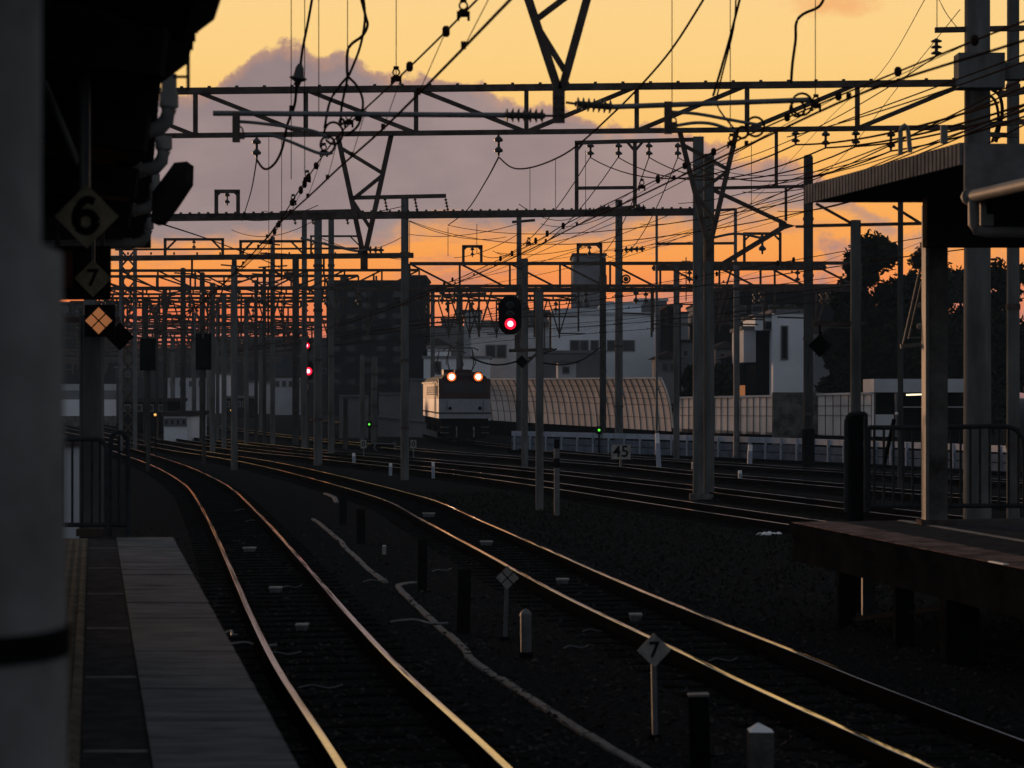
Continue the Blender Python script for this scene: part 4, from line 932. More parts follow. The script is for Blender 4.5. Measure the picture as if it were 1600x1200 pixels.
# ------------------------------------------------------------------ electric locomotive (local: nose at y=0 looking -y)
LD = 117.0; lx = P(726.5,0,LD).x
loco = thing('locomotive', 'cream and dark red electric locomotive coming head-on with both headlights lit', 'locomotive', (lx, LD, 0), rz=math.atan2(.092,1))
def lb(name, m_, parent=None, fn=None):
    m = MB(); fn(m); return m.build(name, M[m_], parent or loco, local=True)
W2, LN = 1.36, 16.0
def hull(m, z0, z1, y0=0.0, y1=LN, w=W2, bev=.18, lean=0.0):
    o = [(-w,y0+bev),(-w+bev,y0),(w-bev,y0),(w,y0+bev),(w,y1-bev),(w-bev,y1),(-w+bev,y1),(-w,y1-bev)]; k = 8
    o2 = [(x, y+(lean if y < .3 else 0)) for x, y in o]
    m.add([(x,y,z0) for x,y in o]+[(x,y,z1) for x,y in o2], [tuple(range(k-1,-1,-1)), tuple(range(k,2*k))]+[(i,(i+1)%k,(i+1)%k+k,i+k) for i in range(k)])
lb('lower_body', 'offwhite', fn=lambda m: hull(m, 1.52, 2.22))
lb('waist_stripe', 'steel', fn=lambda m: hull(m, 1.44, 1.515, -.02, LN+.02, W2+.015))
lb('sill_band', 'offwhite', fn=lambda m: hull(m, 1.20, 1.435))
ub = lb('upper_front', 'maroon', fn=lambda m: hull(m, 2.225, 3.28, 0, 1.0, W2, .18, .22))
lb('upper_body', 'cream', fn=lambda m: hull(m, 2.226, 3.05, 1.0, LN, W2-.004, .1))
lb('gutter', 'cream', fn=lambda m: (m.bar((-W2-.02,.9,3.10),(-W2-.02,LN,3.10),.09), m.bar((W2+.02,.9,3.10),(W2+.02,LN,3.10),.09)))
def roofm(m):
    prof = [(-W2,3.12),(-1.15,3.36),(-.7,3.50),(0,3.55),(.7,3.50),(1.15,3.36),(W2,3.12)]
    k = len(prof); a = .35
    m.add([(x*.95,a if z<3.4 else a+.1,z+.06) for x,z in prof]+[(x,LN-.3,z) for x,z in prof], [tuple(range(k)), tuple(range(2*k-1,k-1,-1))]+[(i,i+k,(i+1)+k,i+1) for i in range(k-1)]+[(k-1,2*k-1,k,0)])
lb('roof', 'maroon', fn=roofm)
for x0, x1 in ((-1.1,-.08),(.08,1.1)):
    f = lb('front_window', 'black', fn=lambda m: m.add([(x0-.05,.085,2.48),(x1+.05,.085,2.48),(x1+.05,.185,3.10),(x0-.05,.185,3.10),(x0-.05,.25,2.48),(x1+.05,.25,2.48),(x1+.05,.3,3.10),(x0-.05,.3,3.10)],[(0,1,2,3),(7,6,5,4),(0,4,5,1),(1,5,6,2),(2,6,7,3),(3,7,4,0)]))
    m = MB(); m.add([(x0,.062,2.53),(x1,.062,2.53),(x1,.155,3.05),(x0,.155,3.05)],[(0,1,2,3)]); m.build('pane', M['glass'], f, local=True)
for x in (-.70,.70):
    h = lb('headlight', 'black', fn=lambda m: m.tube([(x,.5,3.40),(x,.02,3.38)], .26, 16))
    m = MB(); m.lathe((x,.02,3.38),(x,-.02,3.38),[(0,.24),(1,.20)],18); m.build('halo_ring', M['head_halo'], h, local=True)  # emissive ring imitates the glow halo around the lens
    m = MB(); m.lathe((x,-.02,3.38),(x,-.06,3.38),[(0,.13),(.5,.115),(1,.06)],18); m.build('lens', M['head_lamp'], h, local=True)
for x in (-.78,.78): lb('tail_lamp', 'black', fn=lambda m: m.lathe((x,0.0,1.74),(x,-.07,1.74),[(0,.09),(1,.07)],12))
for x in (-.95,.95): lb('handrail', 'galv', fn=lambda m: m.tube([(x,-.02,1.6),(x,-.06,1.64),(x,-.06,2.12),(x,-.02,2.16)],.018,6))
for i, y in enumerate((1.35,2.35)):
    for sx in (-1,1):
        f = lb('side_window', 'cream', fn=lambda m: m.box((sx*(W2+.012),y,2.66),(.03,.82,.66)))
        m = MB(); m.box((sx*(W2+.03),y,2.66),(.012,.68,.52)); m.build('pane', M['dirty'], f, local=True)
for y in (5,7,9,11):
    lb('louvre', 'dirty', fn=lambda m: [m.box((-W2-.01,y,2.45+.1*k),(.03,1.2,.05)) for k in range(5)])
lb('cab_door', 'cream', fn=lambda m: m.box((-W2-.01,3.4,2.25),(.03,.7,1.7)))
lb('underframe', 'black', fn=lambda m: (m.box((0,LN/2,.98),(2.5,LN-.2,.42)), m.box((0,.12,.62),(2.35,.28,.62))))
lb('plough', 'black', fn=lambda m: m.add([(-1.15,.0,.5),(1.15,.0,.5),(1.0,-.15,.14),(-1.0,-.15,.14),(-1.15,.3,.5),(1.15,.3,.5),(1.0,.3,.14),(-1.0,.3,.14)],[(0,3,2,1),(4,5,6,7),(0,1,5,4),(1,2,6,5),(2,3,7,6),(3,0,4,7)]))
lb('coupler', 'black', fn=lambda m: (m.box((0,-.22,.88),(.26,.5,.26)), m.box((.07,-.5,.88),(.16,.2,.34)), m.box((-.09,-.48,.88),(.1,.14,.3))))
for x in (-.45,.45): lb('air_hose', 'dirty', fn=lambda m: m.tube([(x,-.05,.75),(x,-.2,.62),(x,-.24,.4),(x,-.18,.24)],.035,6))
lb('step', 'galv', fn=lambda m: (m.box((-1.05,-.06,.45),(.4,.12,.04)), m.box((1.05,-.06,.45),(.4,.12,.04)), m.box((-1.05,-.06,.75),(.4,.12,.04)), m.box((1.05,-.06,.75),(.4,.12,.04))))
for y in (3.0,8.0,13.0):
    bg_ = lb('bogie', 'black', fn=lambda m: (m.box((-1.15,y,.62),(.14,3.2,.4)), m.box((1.15,y,.62),(.14,3.2,.4)), m.box((0,y,.7),(2.2,.3,.2))))
    for dy in (-1.1,1.1):
        for x in (-.56,.56):
            m = MB(); m.lathe((x-.07,y+dy,.46),(x+.07,y+dy,.46),[(0,.44),(.2,.46),(.8,.46),(1,.44)],22); m.build('wheel', M['rust'], bg_, local=True)
def panto(y):
    pn = lb('pantograph', 'steel', fn=lambda m: [m.tube([(sx*.55,y,3.62),(sx*.75,y+sy*.75,4.15),(sx*.60,y,4.92)],.028,6) for sx in (-1,1) for sy in (-1,1)] + [m.bar((-.72,y-.6,3.62),(.72,y-.6,3.62),.07), m.bar((-.72,y+.6,3.62),(.72,y+.6,3.62),.07)])
    m = MB(); 
    for dy in (-.18,.18): m.tube([(-.95,y+dy,4.82),(-.72,y+dy,4.95),(.72,y+dy,4.95),(.95,y+dy,4.82)],.03,6)
    m.build('collector_head', M['steel'], pn, local=True)
panto(3.2); panto(12.6)
for bx in (((0,1.6,3.62),(.9,.7,.26)),((-.1,6,3.66),(1.4,1.6,.3)),((0,9,3.66),(1.2,1.4,.26)),((.9,2.4,3.55),(.3,.8,.2))): lb('roof_gear', 'maroon', fn=lambda m: m.box(*bx))
for y in (2.6,3.8): 
    for sx in (-1,1): lb('roof_insulator', 'ins', fn=lambda m: m.insulator((sx*.7,y,3.42),(sx*.7,y,3.62),2,.1))

# ------------------------------------------------------------------ noise wall, plinth, guard fence
def wall_pt(px, y):                                    # the wall line: (0.8,140) to (16.6,103), extended both ways
    ux = (px-CX)/F; x0_, y0_, dx, dy = .8, 140.0, 15.8, -37.0
    k = (ux*y0_-x0_)/(dx-ux*dy); d = y0_+dy*k; return P(px,y,d)
NW = thing('noise_wall', 'beige panelled noise wall with an overhanging tall left part', 'wall', wall_pt(1100,700))
nrm = Vector((-.92,-.39,0)).normalized()
def wall_part(pxs, ytop0, ytop1, ybot0, ybot1, curl, name, rows, gap=None):
    m = MB(); rb = MB(); n = 24; L_ = []
    for i in range(n+1):
        q = i/n; px = pxs[0]+(pxs[1]-pxs[0])*q; b = wall_pt(px, ybot0+(ybot1-ybot0)*q); tp = wall_pt(px, ytop0+(ytop1-ytop0)*q); h = tp.z-b.z
        L_.append([b+Vector((0,0,h*v))+nrm*(curl*(.25*v+.45*v*v*v)) for v in (0,.25,.5,.62,.74,.86,1.0)])
    k = 7; vs = [p for c in L_ for p in c]; fs = [(i*k+j,(i+1)*k+j,(i+1)*k+j+1,i*k+j+1) for i in range(n) for j in range(k-1)]
    bk = [p - nrm*.12 for p in vs]; o = len(vs)
    fs2 = [tuple(x+o for x in reversed(f)) for f in fs] + [((i)*k+k-1,(i+1)*k+k-1,(i+1)*k+k-1+o,i*k+k-1+o) for i in range(n)]
    e0 = [j for j in range(k)]; e1 = [n*k+j for j in range(k)]
    fs2 += [tuple(e0+[j+o for j in reversed(e0)]), tuple(e1[::-1]+[j+o for j in e1])]
    m.add(vs+bk, fs+fs2); pn = m.build(name, M['panel'], NW)
    # ribs and rails proud of the panel
    ln = (L_[-1][0]-L_[0][0]).length; nr = int(ln/(.85 if curl else .66))
    for r_ in range(nr+1):
        q = r_/nr*n; i = min(n-1,int(q)); f = q-i; c = [a.lerp(b,f)+nrm*.02 for a,b in zip(L_[i],L_[i+1])]
        for a, b in zip(c,c[1:]): rb.bar(a,b,.028,.03)
    for v in rows:
        for i in range(n): rb.bar(L_[i][v]+nrm*.02, L_[i+1][v]+nrm*.02, .018)
    rb.build('rib', M['steel'], pn)
    cp = MB()
    for i in range(n): cp.bar(L_[i][-1]+Vector((0,0,.05)), L_[i+1][-1]+Vector((0,0,.05)), .2, .1)
    cp.build('coping', M['bld_pale'], pn)
wall_part((770,1050), 594, 592, 657, 674, 1.0, 'tall_panel', (1,2,3,4,5))
wall_part((1056,1228), 623, 620, 675, 680, .0, 'low_panel', (2,4))
wall_part((1278,1362), 618, 616, 680, 683, .0, 'low_panel', (2,4))
m = MB(); a = wall_pt(762,656); b = wall_pt(1500,690); m.add([Vector((a.x,a.y,-.2)),Vector((b.x,b.y,-.2)),Vector((b.x,b.y,wall_pt(1500,686).z)),Vector((a.x,a.y,wall_pt(762,657).z))],[(0,1,2,3)]); 
m = MB(); za, zb = wall_pt(762,657).z, wall_pt(1500,688).z; off = -nrm*.16
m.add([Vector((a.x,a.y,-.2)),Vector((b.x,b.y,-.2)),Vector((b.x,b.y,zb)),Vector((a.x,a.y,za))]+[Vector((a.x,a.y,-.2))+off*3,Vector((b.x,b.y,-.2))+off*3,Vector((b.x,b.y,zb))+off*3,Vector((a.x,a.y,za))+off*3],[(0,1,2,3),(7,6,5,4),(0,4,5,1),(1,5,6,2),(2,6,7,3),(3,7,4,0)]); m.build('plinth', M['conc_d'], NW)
a, b = wall_pt(1226,615), wall_pt(1280,690); m = MB(); c = (wall_pt(1226,615)+wall_pt(1280,615))/2; m.box((c.x-.3,c.y-.6,(wall_pt(1253,613).z-.2)/2),((b-a).xy.length*.72,.5,wall_pt(1253,613).z+.2), 0); m.build('pier', M['conc'], NW)
# wall and retaining slopes left of the locomotive
for i,(x0,x1,y0,y1,d_,mm,lab) in enumerate(((640,700,594,668,150,'bld_mid','grey wall behind the left flank of the locomotive'),(592,640,616,660,158,'bld_mid','grey gabled shed between the tee-topped mast and the dark block'),(590,684,652,684,140,'bld_mid','pale bluish ramp wall left of the locomotive'),(530,575,620,690,135,'bld_mid','pale wall foot before the dark block'))):
    a, b = P(x0,y0,d_), P(x1,y1,d_); t = thing('wall' if i!=1 else 'shed', lab, 'wall' if i!=1 else 'shed', ((a.x+b.x)/2,d_,-.2))
    m = MB(); m.add([(a.x,d_,-.2),(b.x,d_-3*(i==2),-.2),(b.x,d_-3*(i==2),a.z-(.35 if i==2 else 0)),(a.x,d_,a.z),(a.x,d_+.6,-.2),(b.x,d_+.6,-.2),(b.x,d_+.6,a.z-(.35 if i==2 else 0)),(a.x,d_+.6,a.z)],[(0,1,2,3),(7,6,5,4),(0,4,5,1),(1,5,6,2),(2,6,7,3),(3,7,4,0)]); m.build('panel', M[mm], t)
    m = MB(); m.bar((a.x,d_-.05,a.z+.06),(b.x,d_-.05-3*(i==2),a.z+.06-(.35 if i==2 else 0)),.18,.1); m.build('coping', M['bld_mid'], t)
# white guard fence
GF = thing('guard_fence', 'long low white guard fence in front of the noise wall', 'fence', (8,88,-.2))
def gf(px): q = (px-860)/740.0; return P(px, 612, 101+(74-101)*q)
def gz(px, z): v = gf(px); return Vector((v.x,v.y,z))
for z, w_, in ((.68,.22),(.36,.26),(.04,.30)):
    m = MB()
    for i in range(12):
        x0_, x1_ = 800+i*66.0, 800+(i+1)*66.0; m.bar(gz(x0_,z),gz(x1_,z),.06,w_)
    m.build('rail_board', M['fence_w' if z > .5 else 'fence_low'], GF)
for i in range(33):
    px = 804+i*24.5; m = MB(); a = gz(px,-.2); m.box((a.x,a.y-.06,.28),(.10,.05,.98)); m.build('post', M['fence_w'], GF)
m = MB(); pts = [gz(800+i*66,-.2)-Vector((0,.5,0)) for i in range(13)]
for a, b in zip(pts,pts[1:]): m.bar(a+Vector((0,0,.03)),b+Vector((0,0,.03)),.45,.2)
tag(m.build('kerb', M['conc_d'], None, kind='structure'), None, None)

# ------------------------------------------------------------------ buildings
def building(label, boxes, d, wm, depth=12, wins=(), roofm_='roof', extra=None, name='building', para=True):
    xs = [b[0] for b in boxes]; c = P(sum(xs)/len(xs), 612, d); t = thing(name, label, 'building', (c.x, d, -.2))
    for bx in boxes:
        x0_, x1_, y0_ = bx[:3]; dd = d + (bx[3] if len(bx) > 3 else 0); mm = bx[4] if len(bx) > 4 else wm; ybot = bx[5] if len(bx) > 5 else None
        a, b = P(x0_,y0_,dd), P(x1_,y0_,dd); z0_ = -.2 if ybot is None else P(0,ybot,dd).z
        m = MB(); m.box(((a.x+b.x)/2, dd+depth/2, (a.z+z0_)/2), (b.x-a.x, depth, a.z-z0_)); wl = m.build('wall', M[mm], t)
        if para:
            m = MB(); m.box(((a.x+b.x)/2, dd+depth/2, a.z+.12), (b.x-a.x+.3, depth+.3, .24)); m.build('roof', M[roofm_], t)
    for x0_, x1_, y0_, y1_, *o in wins:
        dd = d + (o[0] if o else 0); a, b = P(x0_,y0_,dd), P(x1_,y1_,dd)
        m = MB(); m.box(((a.x+b.x)/2,dd-.03,(a.z+b.z)/2),(b.x-a.x+.2,.1,a.z-b.z+.2)); f = m.build('window', M[o[1] if len(o)>1 else 'bld_mid'], t)
        m = MB(); m.box(((a.x+b.x)/2,dd-.07,(a.z+b.z)/2),(b.x-a.x,.04,a.z-b.z)); m.build('pane', M['glass'], f)
    return t
w_ = [(518+i*24,518+i*24+13,456+j*17,456+j*17+8,0,'bld_dark') for i in range(5) for j in range(9) if (i*7+j*5)%3]
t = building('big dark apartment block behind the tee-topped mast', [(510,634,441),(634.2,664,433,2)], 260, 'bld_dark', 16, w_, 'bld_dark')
s = S(262)
for x,h in ((533,12),(540,9),(584,14),(588,10),(640,6)):
    m = MB(); m.pb(x,441,x,441-h,262,3); m.build('roof_aerial', M['steel'], t)
m = MB(); m.box(P(538,436,262),(12/s,1,8/s)); m.build('roof_tank', M['steel'], t)
building('grey slab tower rising behind the pale industrial building', [(896,946,399)], 240, 'bld_grey', 10, [(902,908,474,480),(914,920,474,480)], 'steel')
building('white industrial building with a strip of dark windows', [(862,1024,492),(944,1002,476,6),(866,946,486,7),(1000,1042,470,9,'bld_mid')], 205, 'bld_white', 14, [(892,904,533,547),(908,918,533,547),(924,934,533,547),(950,960,533,547),(974,990,533,547)], 'bld_pale')
building('low greyish shed in front of the white industrial building', [(848,945,552)], 190, 'bld_mid', 8, [], 'bld_mid')
building('grey flat house behind the big red signal', [(736,868,512),(806,858,488,5,'bld_mid')], 225, 'bld_pale', 14, [(760,773,540,558),(777,790,540,558),(845,849,548,560),(852,856,548,560)], 'bld_mid')
building('bluish white house behind the locomotive roof', [(662,765,560),(668,700,545,4)], 212, 'bld_white', 10, [(676,688,566,582)], 'bld_grey')
building('small pale rooftop box left of the big red signal', [(725,751,487)], 280, 'bld_pale', 8)
building('far low rooftops under the gantries right of the dark block', [(664,730,512,0,'bld_mid'),(730.2,800,504,6,'bld_mid'),(690,720,500,12,'bld_grey')], 300, 'bld_mid', 14)
building('long dark flat building behind the right trees', [(1136,1310,450)], 205, 'bld_dark', 16, [(1150+i*26,1164+i*26,478+j*26,488+j*26) for i in range(4) for j in range(3)], 'roof')
t = building('white house with a dark doorway right of the twin posts', [(1208,1262,489,0,'bld_white'),(1180,1208,496,1,'bld_white',516),(1162,1181,515,1.5,'bld_pale',566),(1181.2,1207.8,516.2,2.2,'bld_dark')], 150, 'bld_white', 8, [(1222,1229,511,560),(1196,1206,504,514,1)], 'bld_mid')
m = MB(); m.box(P(1160,610,149),(8/S(149),.2,16/S(149))); m.build('lit_sign', M['lit_plate'], t)
building('dark grey clustered houses between the white building and the twin posts', [(1044,1064,480),(1064.2,1092,535,2,'bld_grey'),(1092.2,1140,505,3)], 190, 'bld_dark', 10, [(1068,1074,548,556),(1100,1108,530,538)], 'roof')
building('distant grey rooftops behind the twin posts', [(1030,1075,490,0),(1085,1136,478,5)], 270, 'bld_grey', 12, [], 'roof')
for i, (x0_, x1_, y0_, d_, mm, lab) in enumerate(((330,352,585,290,'bld_white','pale low building seen between the masts left of the small red signals'),(262,322,590,310,'bld_pale','pale long building far behind the left masts'),(385,412,598,280,'bld_pale','pale block far behind the thin masts'),
      (428,470,590,270,'bld_pale','pale building left of the small red signals'),(180,232,575,320,'bld_dim','grey building far behind the lattice tower'),(470,512,570,265,'bld_dim','grey building right of the small red signals'),(352,386,622,240,'bld_dark','dark low building between pale ones at left'),
      (256,292,650,125,'bld_white','white hut beside the left masts'),(90,180,474,330,'bld_dark','dark building behind the left platform signs'),(150,330,545,360,'bld_dim','wide grey building farthest behind the left gantries'),(320,512,530,350,'bld_dim','wide hazy building farthest left of the dark block'),(190,262,628,150,'bld_dark','dark low block behind the left tracks'))):
    a = random.Random(i); wn = [(x0_+(x1_-x0_)*(k+.3)/4, x0_+(x1_-x0_)*(k+.7)/4, y0_+6, y0_+13) for k in range(4)] if x1_-x0_ > 30 else []
    building(lab, [(x0_,x1_,y0_)], d_, mm, 8, wn, 'roof' if i % 2 else 'bld_mid')
# gabled houses and rooftop clutter in the town behind the wall
def house(label, px0, px1, yeave, yridge, d, wm, rm='roof', wins=()):
    a, b = P(px0,yeave,d), P(px1,yeave,d); zr = P(0,yridge,d).z; xm = (a.x+b.x)/2; dp = 7
    t = thing('house', label, 'house', (xm,d,-.2))
    m = MB(); m.box((xm,d+dp/2,(a.z-.2)/2),(b.x-a.x,dp,a.z+.2)); m.build('wall', M[wm], t)
    m = MB(); e = .35; m.prism([(a.x-e,a.z+.01),(b.x+e,a.z+.01),(xm,zr)], d-.3, d+dp+.3); m.build('roof', M[rm], t)
    for x0_, x1_, y0_, y1_ in wins:
        p0, p1 = P(x0_,y0_,d), P(x1_,y1_,d); m = MB(); m.box(((p0.x+p1.x)/2,d-.03,(p0.z+p1.z)/2),(p1.x-p0.x+.16,.1,p0.z-p1.z+.16)); f = m.build('window', M['bld_mid'], t)
        m = MB(); m.box(((p0.x+p1.x)/2,d-.07,(p0.z+p1.z)/2),(p1.x-p0.x,.04,p0.z-p1.z)); m.build('pane', M['glass'], f)
for q in (('small gabled house at the left end of the town behind the locomotive',668,700,540,528,235,'bld_pale','roof',((676,682,548,556),)),('pale gabled house above the low shed',872,900,566,556,170,'bld_pale','bld_mid',((880,888,574,582),)),
          ('dark roofed house left of the twin posts',1028,1060,560,548,165,'bld_grey','roof',((1036,1042,568,578),(1048,1053,568,578))),('grey house right of the twin posts above the low wall',1118,1150,545,533,172,'bld_mid','roof',((1126,1132,553,562),)),
          ('dark house between the twin posts and the white house',1140,1166,560,549,160,'bld_dim','roof',()),('pale gable end behind the black diamond board',1262,1300,520,506,185,'bld_grey','roof',((1274,1281,530,540),)),
          ('dark long-roofed house behind the grey flat house',800,850,535,524,232,'bld_mid','roof',((812,818,543,550),(826,832,543,550)))): house(*q)
for x0_, y0_, w_, h_, d_, lab in ((955,470,10,9,211,'small rooftop plant box on the pale industrial building, left one'),(985,471,8,7,211,'small rooftop plant box on the pale industrial building, right one'),(1190,446,16,8,210,'low rooftop box on the long dark flat building'),(1240,446,9,7,210,'smaller rooftop box on the long dark flat building'),(760,500,9,8,240,'rooftop tank on the grey flat house'),(905,395,8,6,245,'rooftop box on the slab tower')):
    a = P(x0_,y0_+h_,d_); s = S(d_); m = MB(); m.box((a.x,d_+3,a.z+h_/s/2-.1),(w_/s,2,h_/s)); m.box((a.x,d_+3,a.z+h_/s-.05),(w_/s*1.15,2.3,.15)); tag(m.build('roof_unit', M['bld_grey'], None), lab, 'roof unit')
for x, y0_, y1_, d_, lab in ((1072,402,470,270,'tall thin aerial tower behind the twin posts'),(1059,425,480,270,'shorter thin aerial left of the aerial tower')):
    s = S(d_); p = P(x,y1_,d_); t = thing('aerial', lab, 'aerial', p)
    m = MB(); m.pb(x,y1_,x,y0_,d_,1.6); m.build('pole', M['steel'], t)
    for i in range(4):
        m = MB(); y = y0_+6+i*9; m.pb(x-7+i,y,x+7-i,y,d_,1.1); m.build('cross_bar', M['steel'], t)

# pale shelter with a lit tube behind the right platform
d = 104.0; s = S(d); t = thing('shelter', 'pale flat shelter with one lit fluorescent tube beyond the right railing', 'shelter', P(1440,700,d))
m = MB(); a, b = P(1365,592,d), P(1522,613,d); m.box(((a.x+b.x)/2,d+1.5,(a.z+b.z)/2),(b.x-a.x,3.2,a.z-b.z)); m.build('fascia', M['bld_pale'], t)
m = MB(); a, b = P(1365,612.5,d), P(1522,700,d); m.box(((a.x+b.x)/2,d+3.2,(a.z+b.z)/2),(b.x-a.x,.2,a.z-b.z)); m.build('back_wall', M['bld_dark'], t)
m = MB(); 
for x in (1366,1400,1512): m.pb(x,613,x,700,d,3.5)
m.build('post', M['galv'], t)
m = MB(); m.pb(1416,617,1447,616,d,2.6); m.build('lamp_tube', M['tube_lamp'], t)
m = MB(); a, b = P(1372,648,d), P(1401,695,d); m.box(((a.x+b.x)/2,d+1,(a.z+b.z)/2),(b.x-a.x,.4,a.z-b.z)); m.build('counter', M['bld_white'], t)
m = MB(); m.pb(1404,636,1505,636,d+2,1.5); m.build('shelf', M['bld_white'], t)
# pale railcar at far left
d = 180.0; t = thing('railcar', 'pale railcar glimpsed between the column and the platform-end pole', 'railcar', P(110,688,d)); s = S(d)
def rc(name, y0_, y1_, mm, pr=0): m = MB(); a, b = P(60,y0_,d), P(172,y1_,d); m.box(((a.x+b.x)/2,d+1.4-pr,(a.z+b.z)/2),(b.x-a.x,2.8,a.z-b.z)); return m.build(name, M[mm], t)
rc('roof', 600, 610, 'bld_pale'); rc('window_band', 610.3, 624, 'bld_grey'); rc('body', 624.3, 650, 'bld_white', .05); rc('lower_band', 650.3, 674, 'conc'); rc('underframe', 674.3, 690, 'black')

# ------------------------------------------------------------------ trees and hedge
def tree(label, px, yt, ybase, wpx, d, n, seed, name='broadleaf_tree', cat='tree', group=None, low=.15):
    a = random.Random(seed); s = S(d); b = Vector(((px-CX)/s, d, -.2)); H = P(px,yt,d).z+.2; Rx = wpx/2/s
    t = thing(name, label, cat, b, group)
    m = MB(); m.tube([b, b+Vector((.1,.1,H*.3)), b+Vector((-.1,.2,H*.6))], .28, 9, .12)
    for i in range(7):
        an = a.uniform(0,6.28); q = a.uniform(.22,.5); st_ = b+Vector((0,.1,H*q)); m.tube([st_, st_+Vector((math.cos(an)*Rx*.35,math.sin(an)*Rx*.3,H*.13)), st_+Vector((math.cos(an)*Rx*.7,math.sin(an)*Rx*.6,H*.22))], .09, 6, .03)
    m.build('trunk', M['bark'], t)
    cl = []
    for i in range(34):
        while True:
            u = Vector((a.uniform(-1,1),a.uniform(-1,1),a.uniform(-1,1)))
            if u.length < 1: break
        k = 1.0 if u.z < .1 else (1-.45*u.z)
        cl.append((b+Vector((u.x*Rx*.88*k, u.y*Rx*.7*k, H*(low+(1-low)*.5)+u.z*H*(1-low)*.46)), a.uniform(.22,.42)*Rx))
    m = MB()
    for i in range(n):
        c, r = a.choice(cl); v = Vector((a.gauss(0,1),a.gauss(0,1),a.gauss(0,1))).normalized()*r*a.uniform(.5,1.08)
        inner = i % 4 == 0
        if inner: v *= .55
        p = c+v; l = a.uniform(.34,.60) if inner else a.uniform(.12,.26); e1 = Vector((a.uniform(-1,1),a.uniform(-1,1),a.uniform(-1,1))).normalized(); e2 = e1.orthogonal().normalized()
        m.quad(p-e1*l, p+e2*l*.55, p+e1*l, p-e2*l*.55)
    m.build('crown', M['leaf'], t)
for px, yt, wpx, d_, n, lab in ((1338,380,84,134,4200,'rounded dark tree at the left edge of the trees, touching the brown mast'),(1376,362,140,132,9500,'tallest dark tree behind the slim right pole, with sky showing through its crown'),(1450,378,130,140,7500,'dark tree beside the tallest one, partly behind the canopy post'),(1322,440,90,128,5200,'lower dark tree at the left edge of the trees at right'),(1500,392,120,150,5000,'dark tree behind the big truss mast'),
        (1575,400,150,128,6000,'dark tree at the right edge of the photograph'),(1400,490,150,122,6500,'low dark bushy tree in front of the taller right trees')):
    tree(lab, px, yt, 640, wpx, d_, n, px, group='trees at the right', low=.12 if yt < 480 else .02)
for px, yt, wpx, d_, lab in ((1310,545,70,118,'dark shrub above the noise wall right of the white house'),(1370,530,90,118,'dark shrub above the noise wall behind the slim pole'),(1440,535,90,118,'dark shrub behind the pale shelter, left one'),(1530,530,110,118,'dark shrub behind the pale shelter, right one'),(1080,560,60,150,'small dark shrub behind the step in the noise wall'),(1126,570,60,150,'small dark shrub right of the twin posts')):
    tree(lab, px, yt, 640, wpx, d_, 2000, px+1, 'shrub', 'shrub', 'shrubs along the noise wall', .0)

# ------------------------------------------------------------------ right platform, its canopy, post and railing
def E2(d): return 3.42+.166*(27.2-d)
RP = thing('platform', 'right platform with reddish top standing on dark concrete legs', 'platform', (E2(22)+2, 22, -.2))
def strip2(mb, o0, o1, z0, z1, a=6.0, b=27.4, skew=0.0):
    vs = [(E2(d)+o, d+skew*o, z) for z in (z0,z1) for d, o in ((a,o0),(a,o1),(b,o1),(b,o0))]
    mb.add(vs, [(3,2,1,0),(4,5,6,7),(0,1,5,4),(1,2,6,5),(2,3,7,6),(3,0,4,7)])
SK = .32
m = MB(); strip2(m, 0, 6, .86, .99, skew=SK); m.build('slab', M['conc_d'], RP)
m = MB(); strip2(m, .61, 6, .991, 1.0, skew=SK); m.build('deck', M['asphalt'], RP)
m = MB(); strip2(m, .03, .60, .998, 1.006, skew=SK); m.build('edge_paving', M['brick'], RP)
m = MB(); strip2(m, 1.4, 1.5, .998, 1.004, skew=SK); m.build('painted_line', M['dirty'], RP)
m = MB()
for k, d_ in enumerate((20.9,19.9,18.8,17.5)): strip2(m, .02, .075, 1.004, 1.012, d_-.25+.1*(k%2), d_+.12)
m.build('edge_mark', M['white'], RP)
m = MB(); strip2(m, .05, .34, .54, .857, skew=SK); m.build('edge_beam', M['conc_d'], RP)
for d_, w_ in ((26.6,.20),(24.6,.20),(22.9,.34),(20.6,.22),(18.4,.22)):
    for o_ in (.45,3.6):
        m = MB(); m.box((E2(d_)+o_+.02, d_+o_*SK, .165),(w_, w_, .74)); m.build('leg', M['conc_d'], RP)
    m = MB(); m.bar((E2(d_)+.45,d_+.45*SK,.69),(E2(d_)+5.9,d_+5.9*SK,.69),.2,.28); m.build('cross_beam', M['conc_d'], RP)
m = MB(); m.bar((E2(26.4)+.5,26.55,-.1),(E2(23.2)+.5,23.4,.35),.05); m.bar((E2(26.4)+.5,26.55,.55),(E2(24.7)+.5,24.8,.42),.05); m.build('brace', M['black'], RP)
m = MB(); p = P(1365,930,27.5); m.bar((p.x,27.9,-.2),(p.x,27.9,.7),.16,.1); m.build('drain_pipe', M['galv'], RP)

railing('long railing with thin bars across the right platform end', [[(1357,668),(1420,668),(1500,667),(1560,666),(1582,669),(1594,680),(1600,700),(1601,800)],[(1357,791),(1600,790)],[(1357,668),(1357,800)]], [(x,668,791) for x in range(1366,1600,15)], 27.9, .030, 802)
railing('hooped rail around the slim right pole', [[(1322,800),(1322,700),(1322,660),(1326,650),(1334,646),(1346,646),(1353,647)],[(1353,646),(1353,800)]], [], 27.8, .026, 802)
t = thing('leaning_rod', 'dark thin rod leaning against the inside of the right railing', 'rod', P(1378,735,28.2)); m = MB(); m.bar(P(1379,737,28.2),P(1397,655,28.0),.035); m.build('rod', M['black'], t); m = MB(); m.ball(P(1401,646,28.0),.02); m.build('tip', M['white'], t)

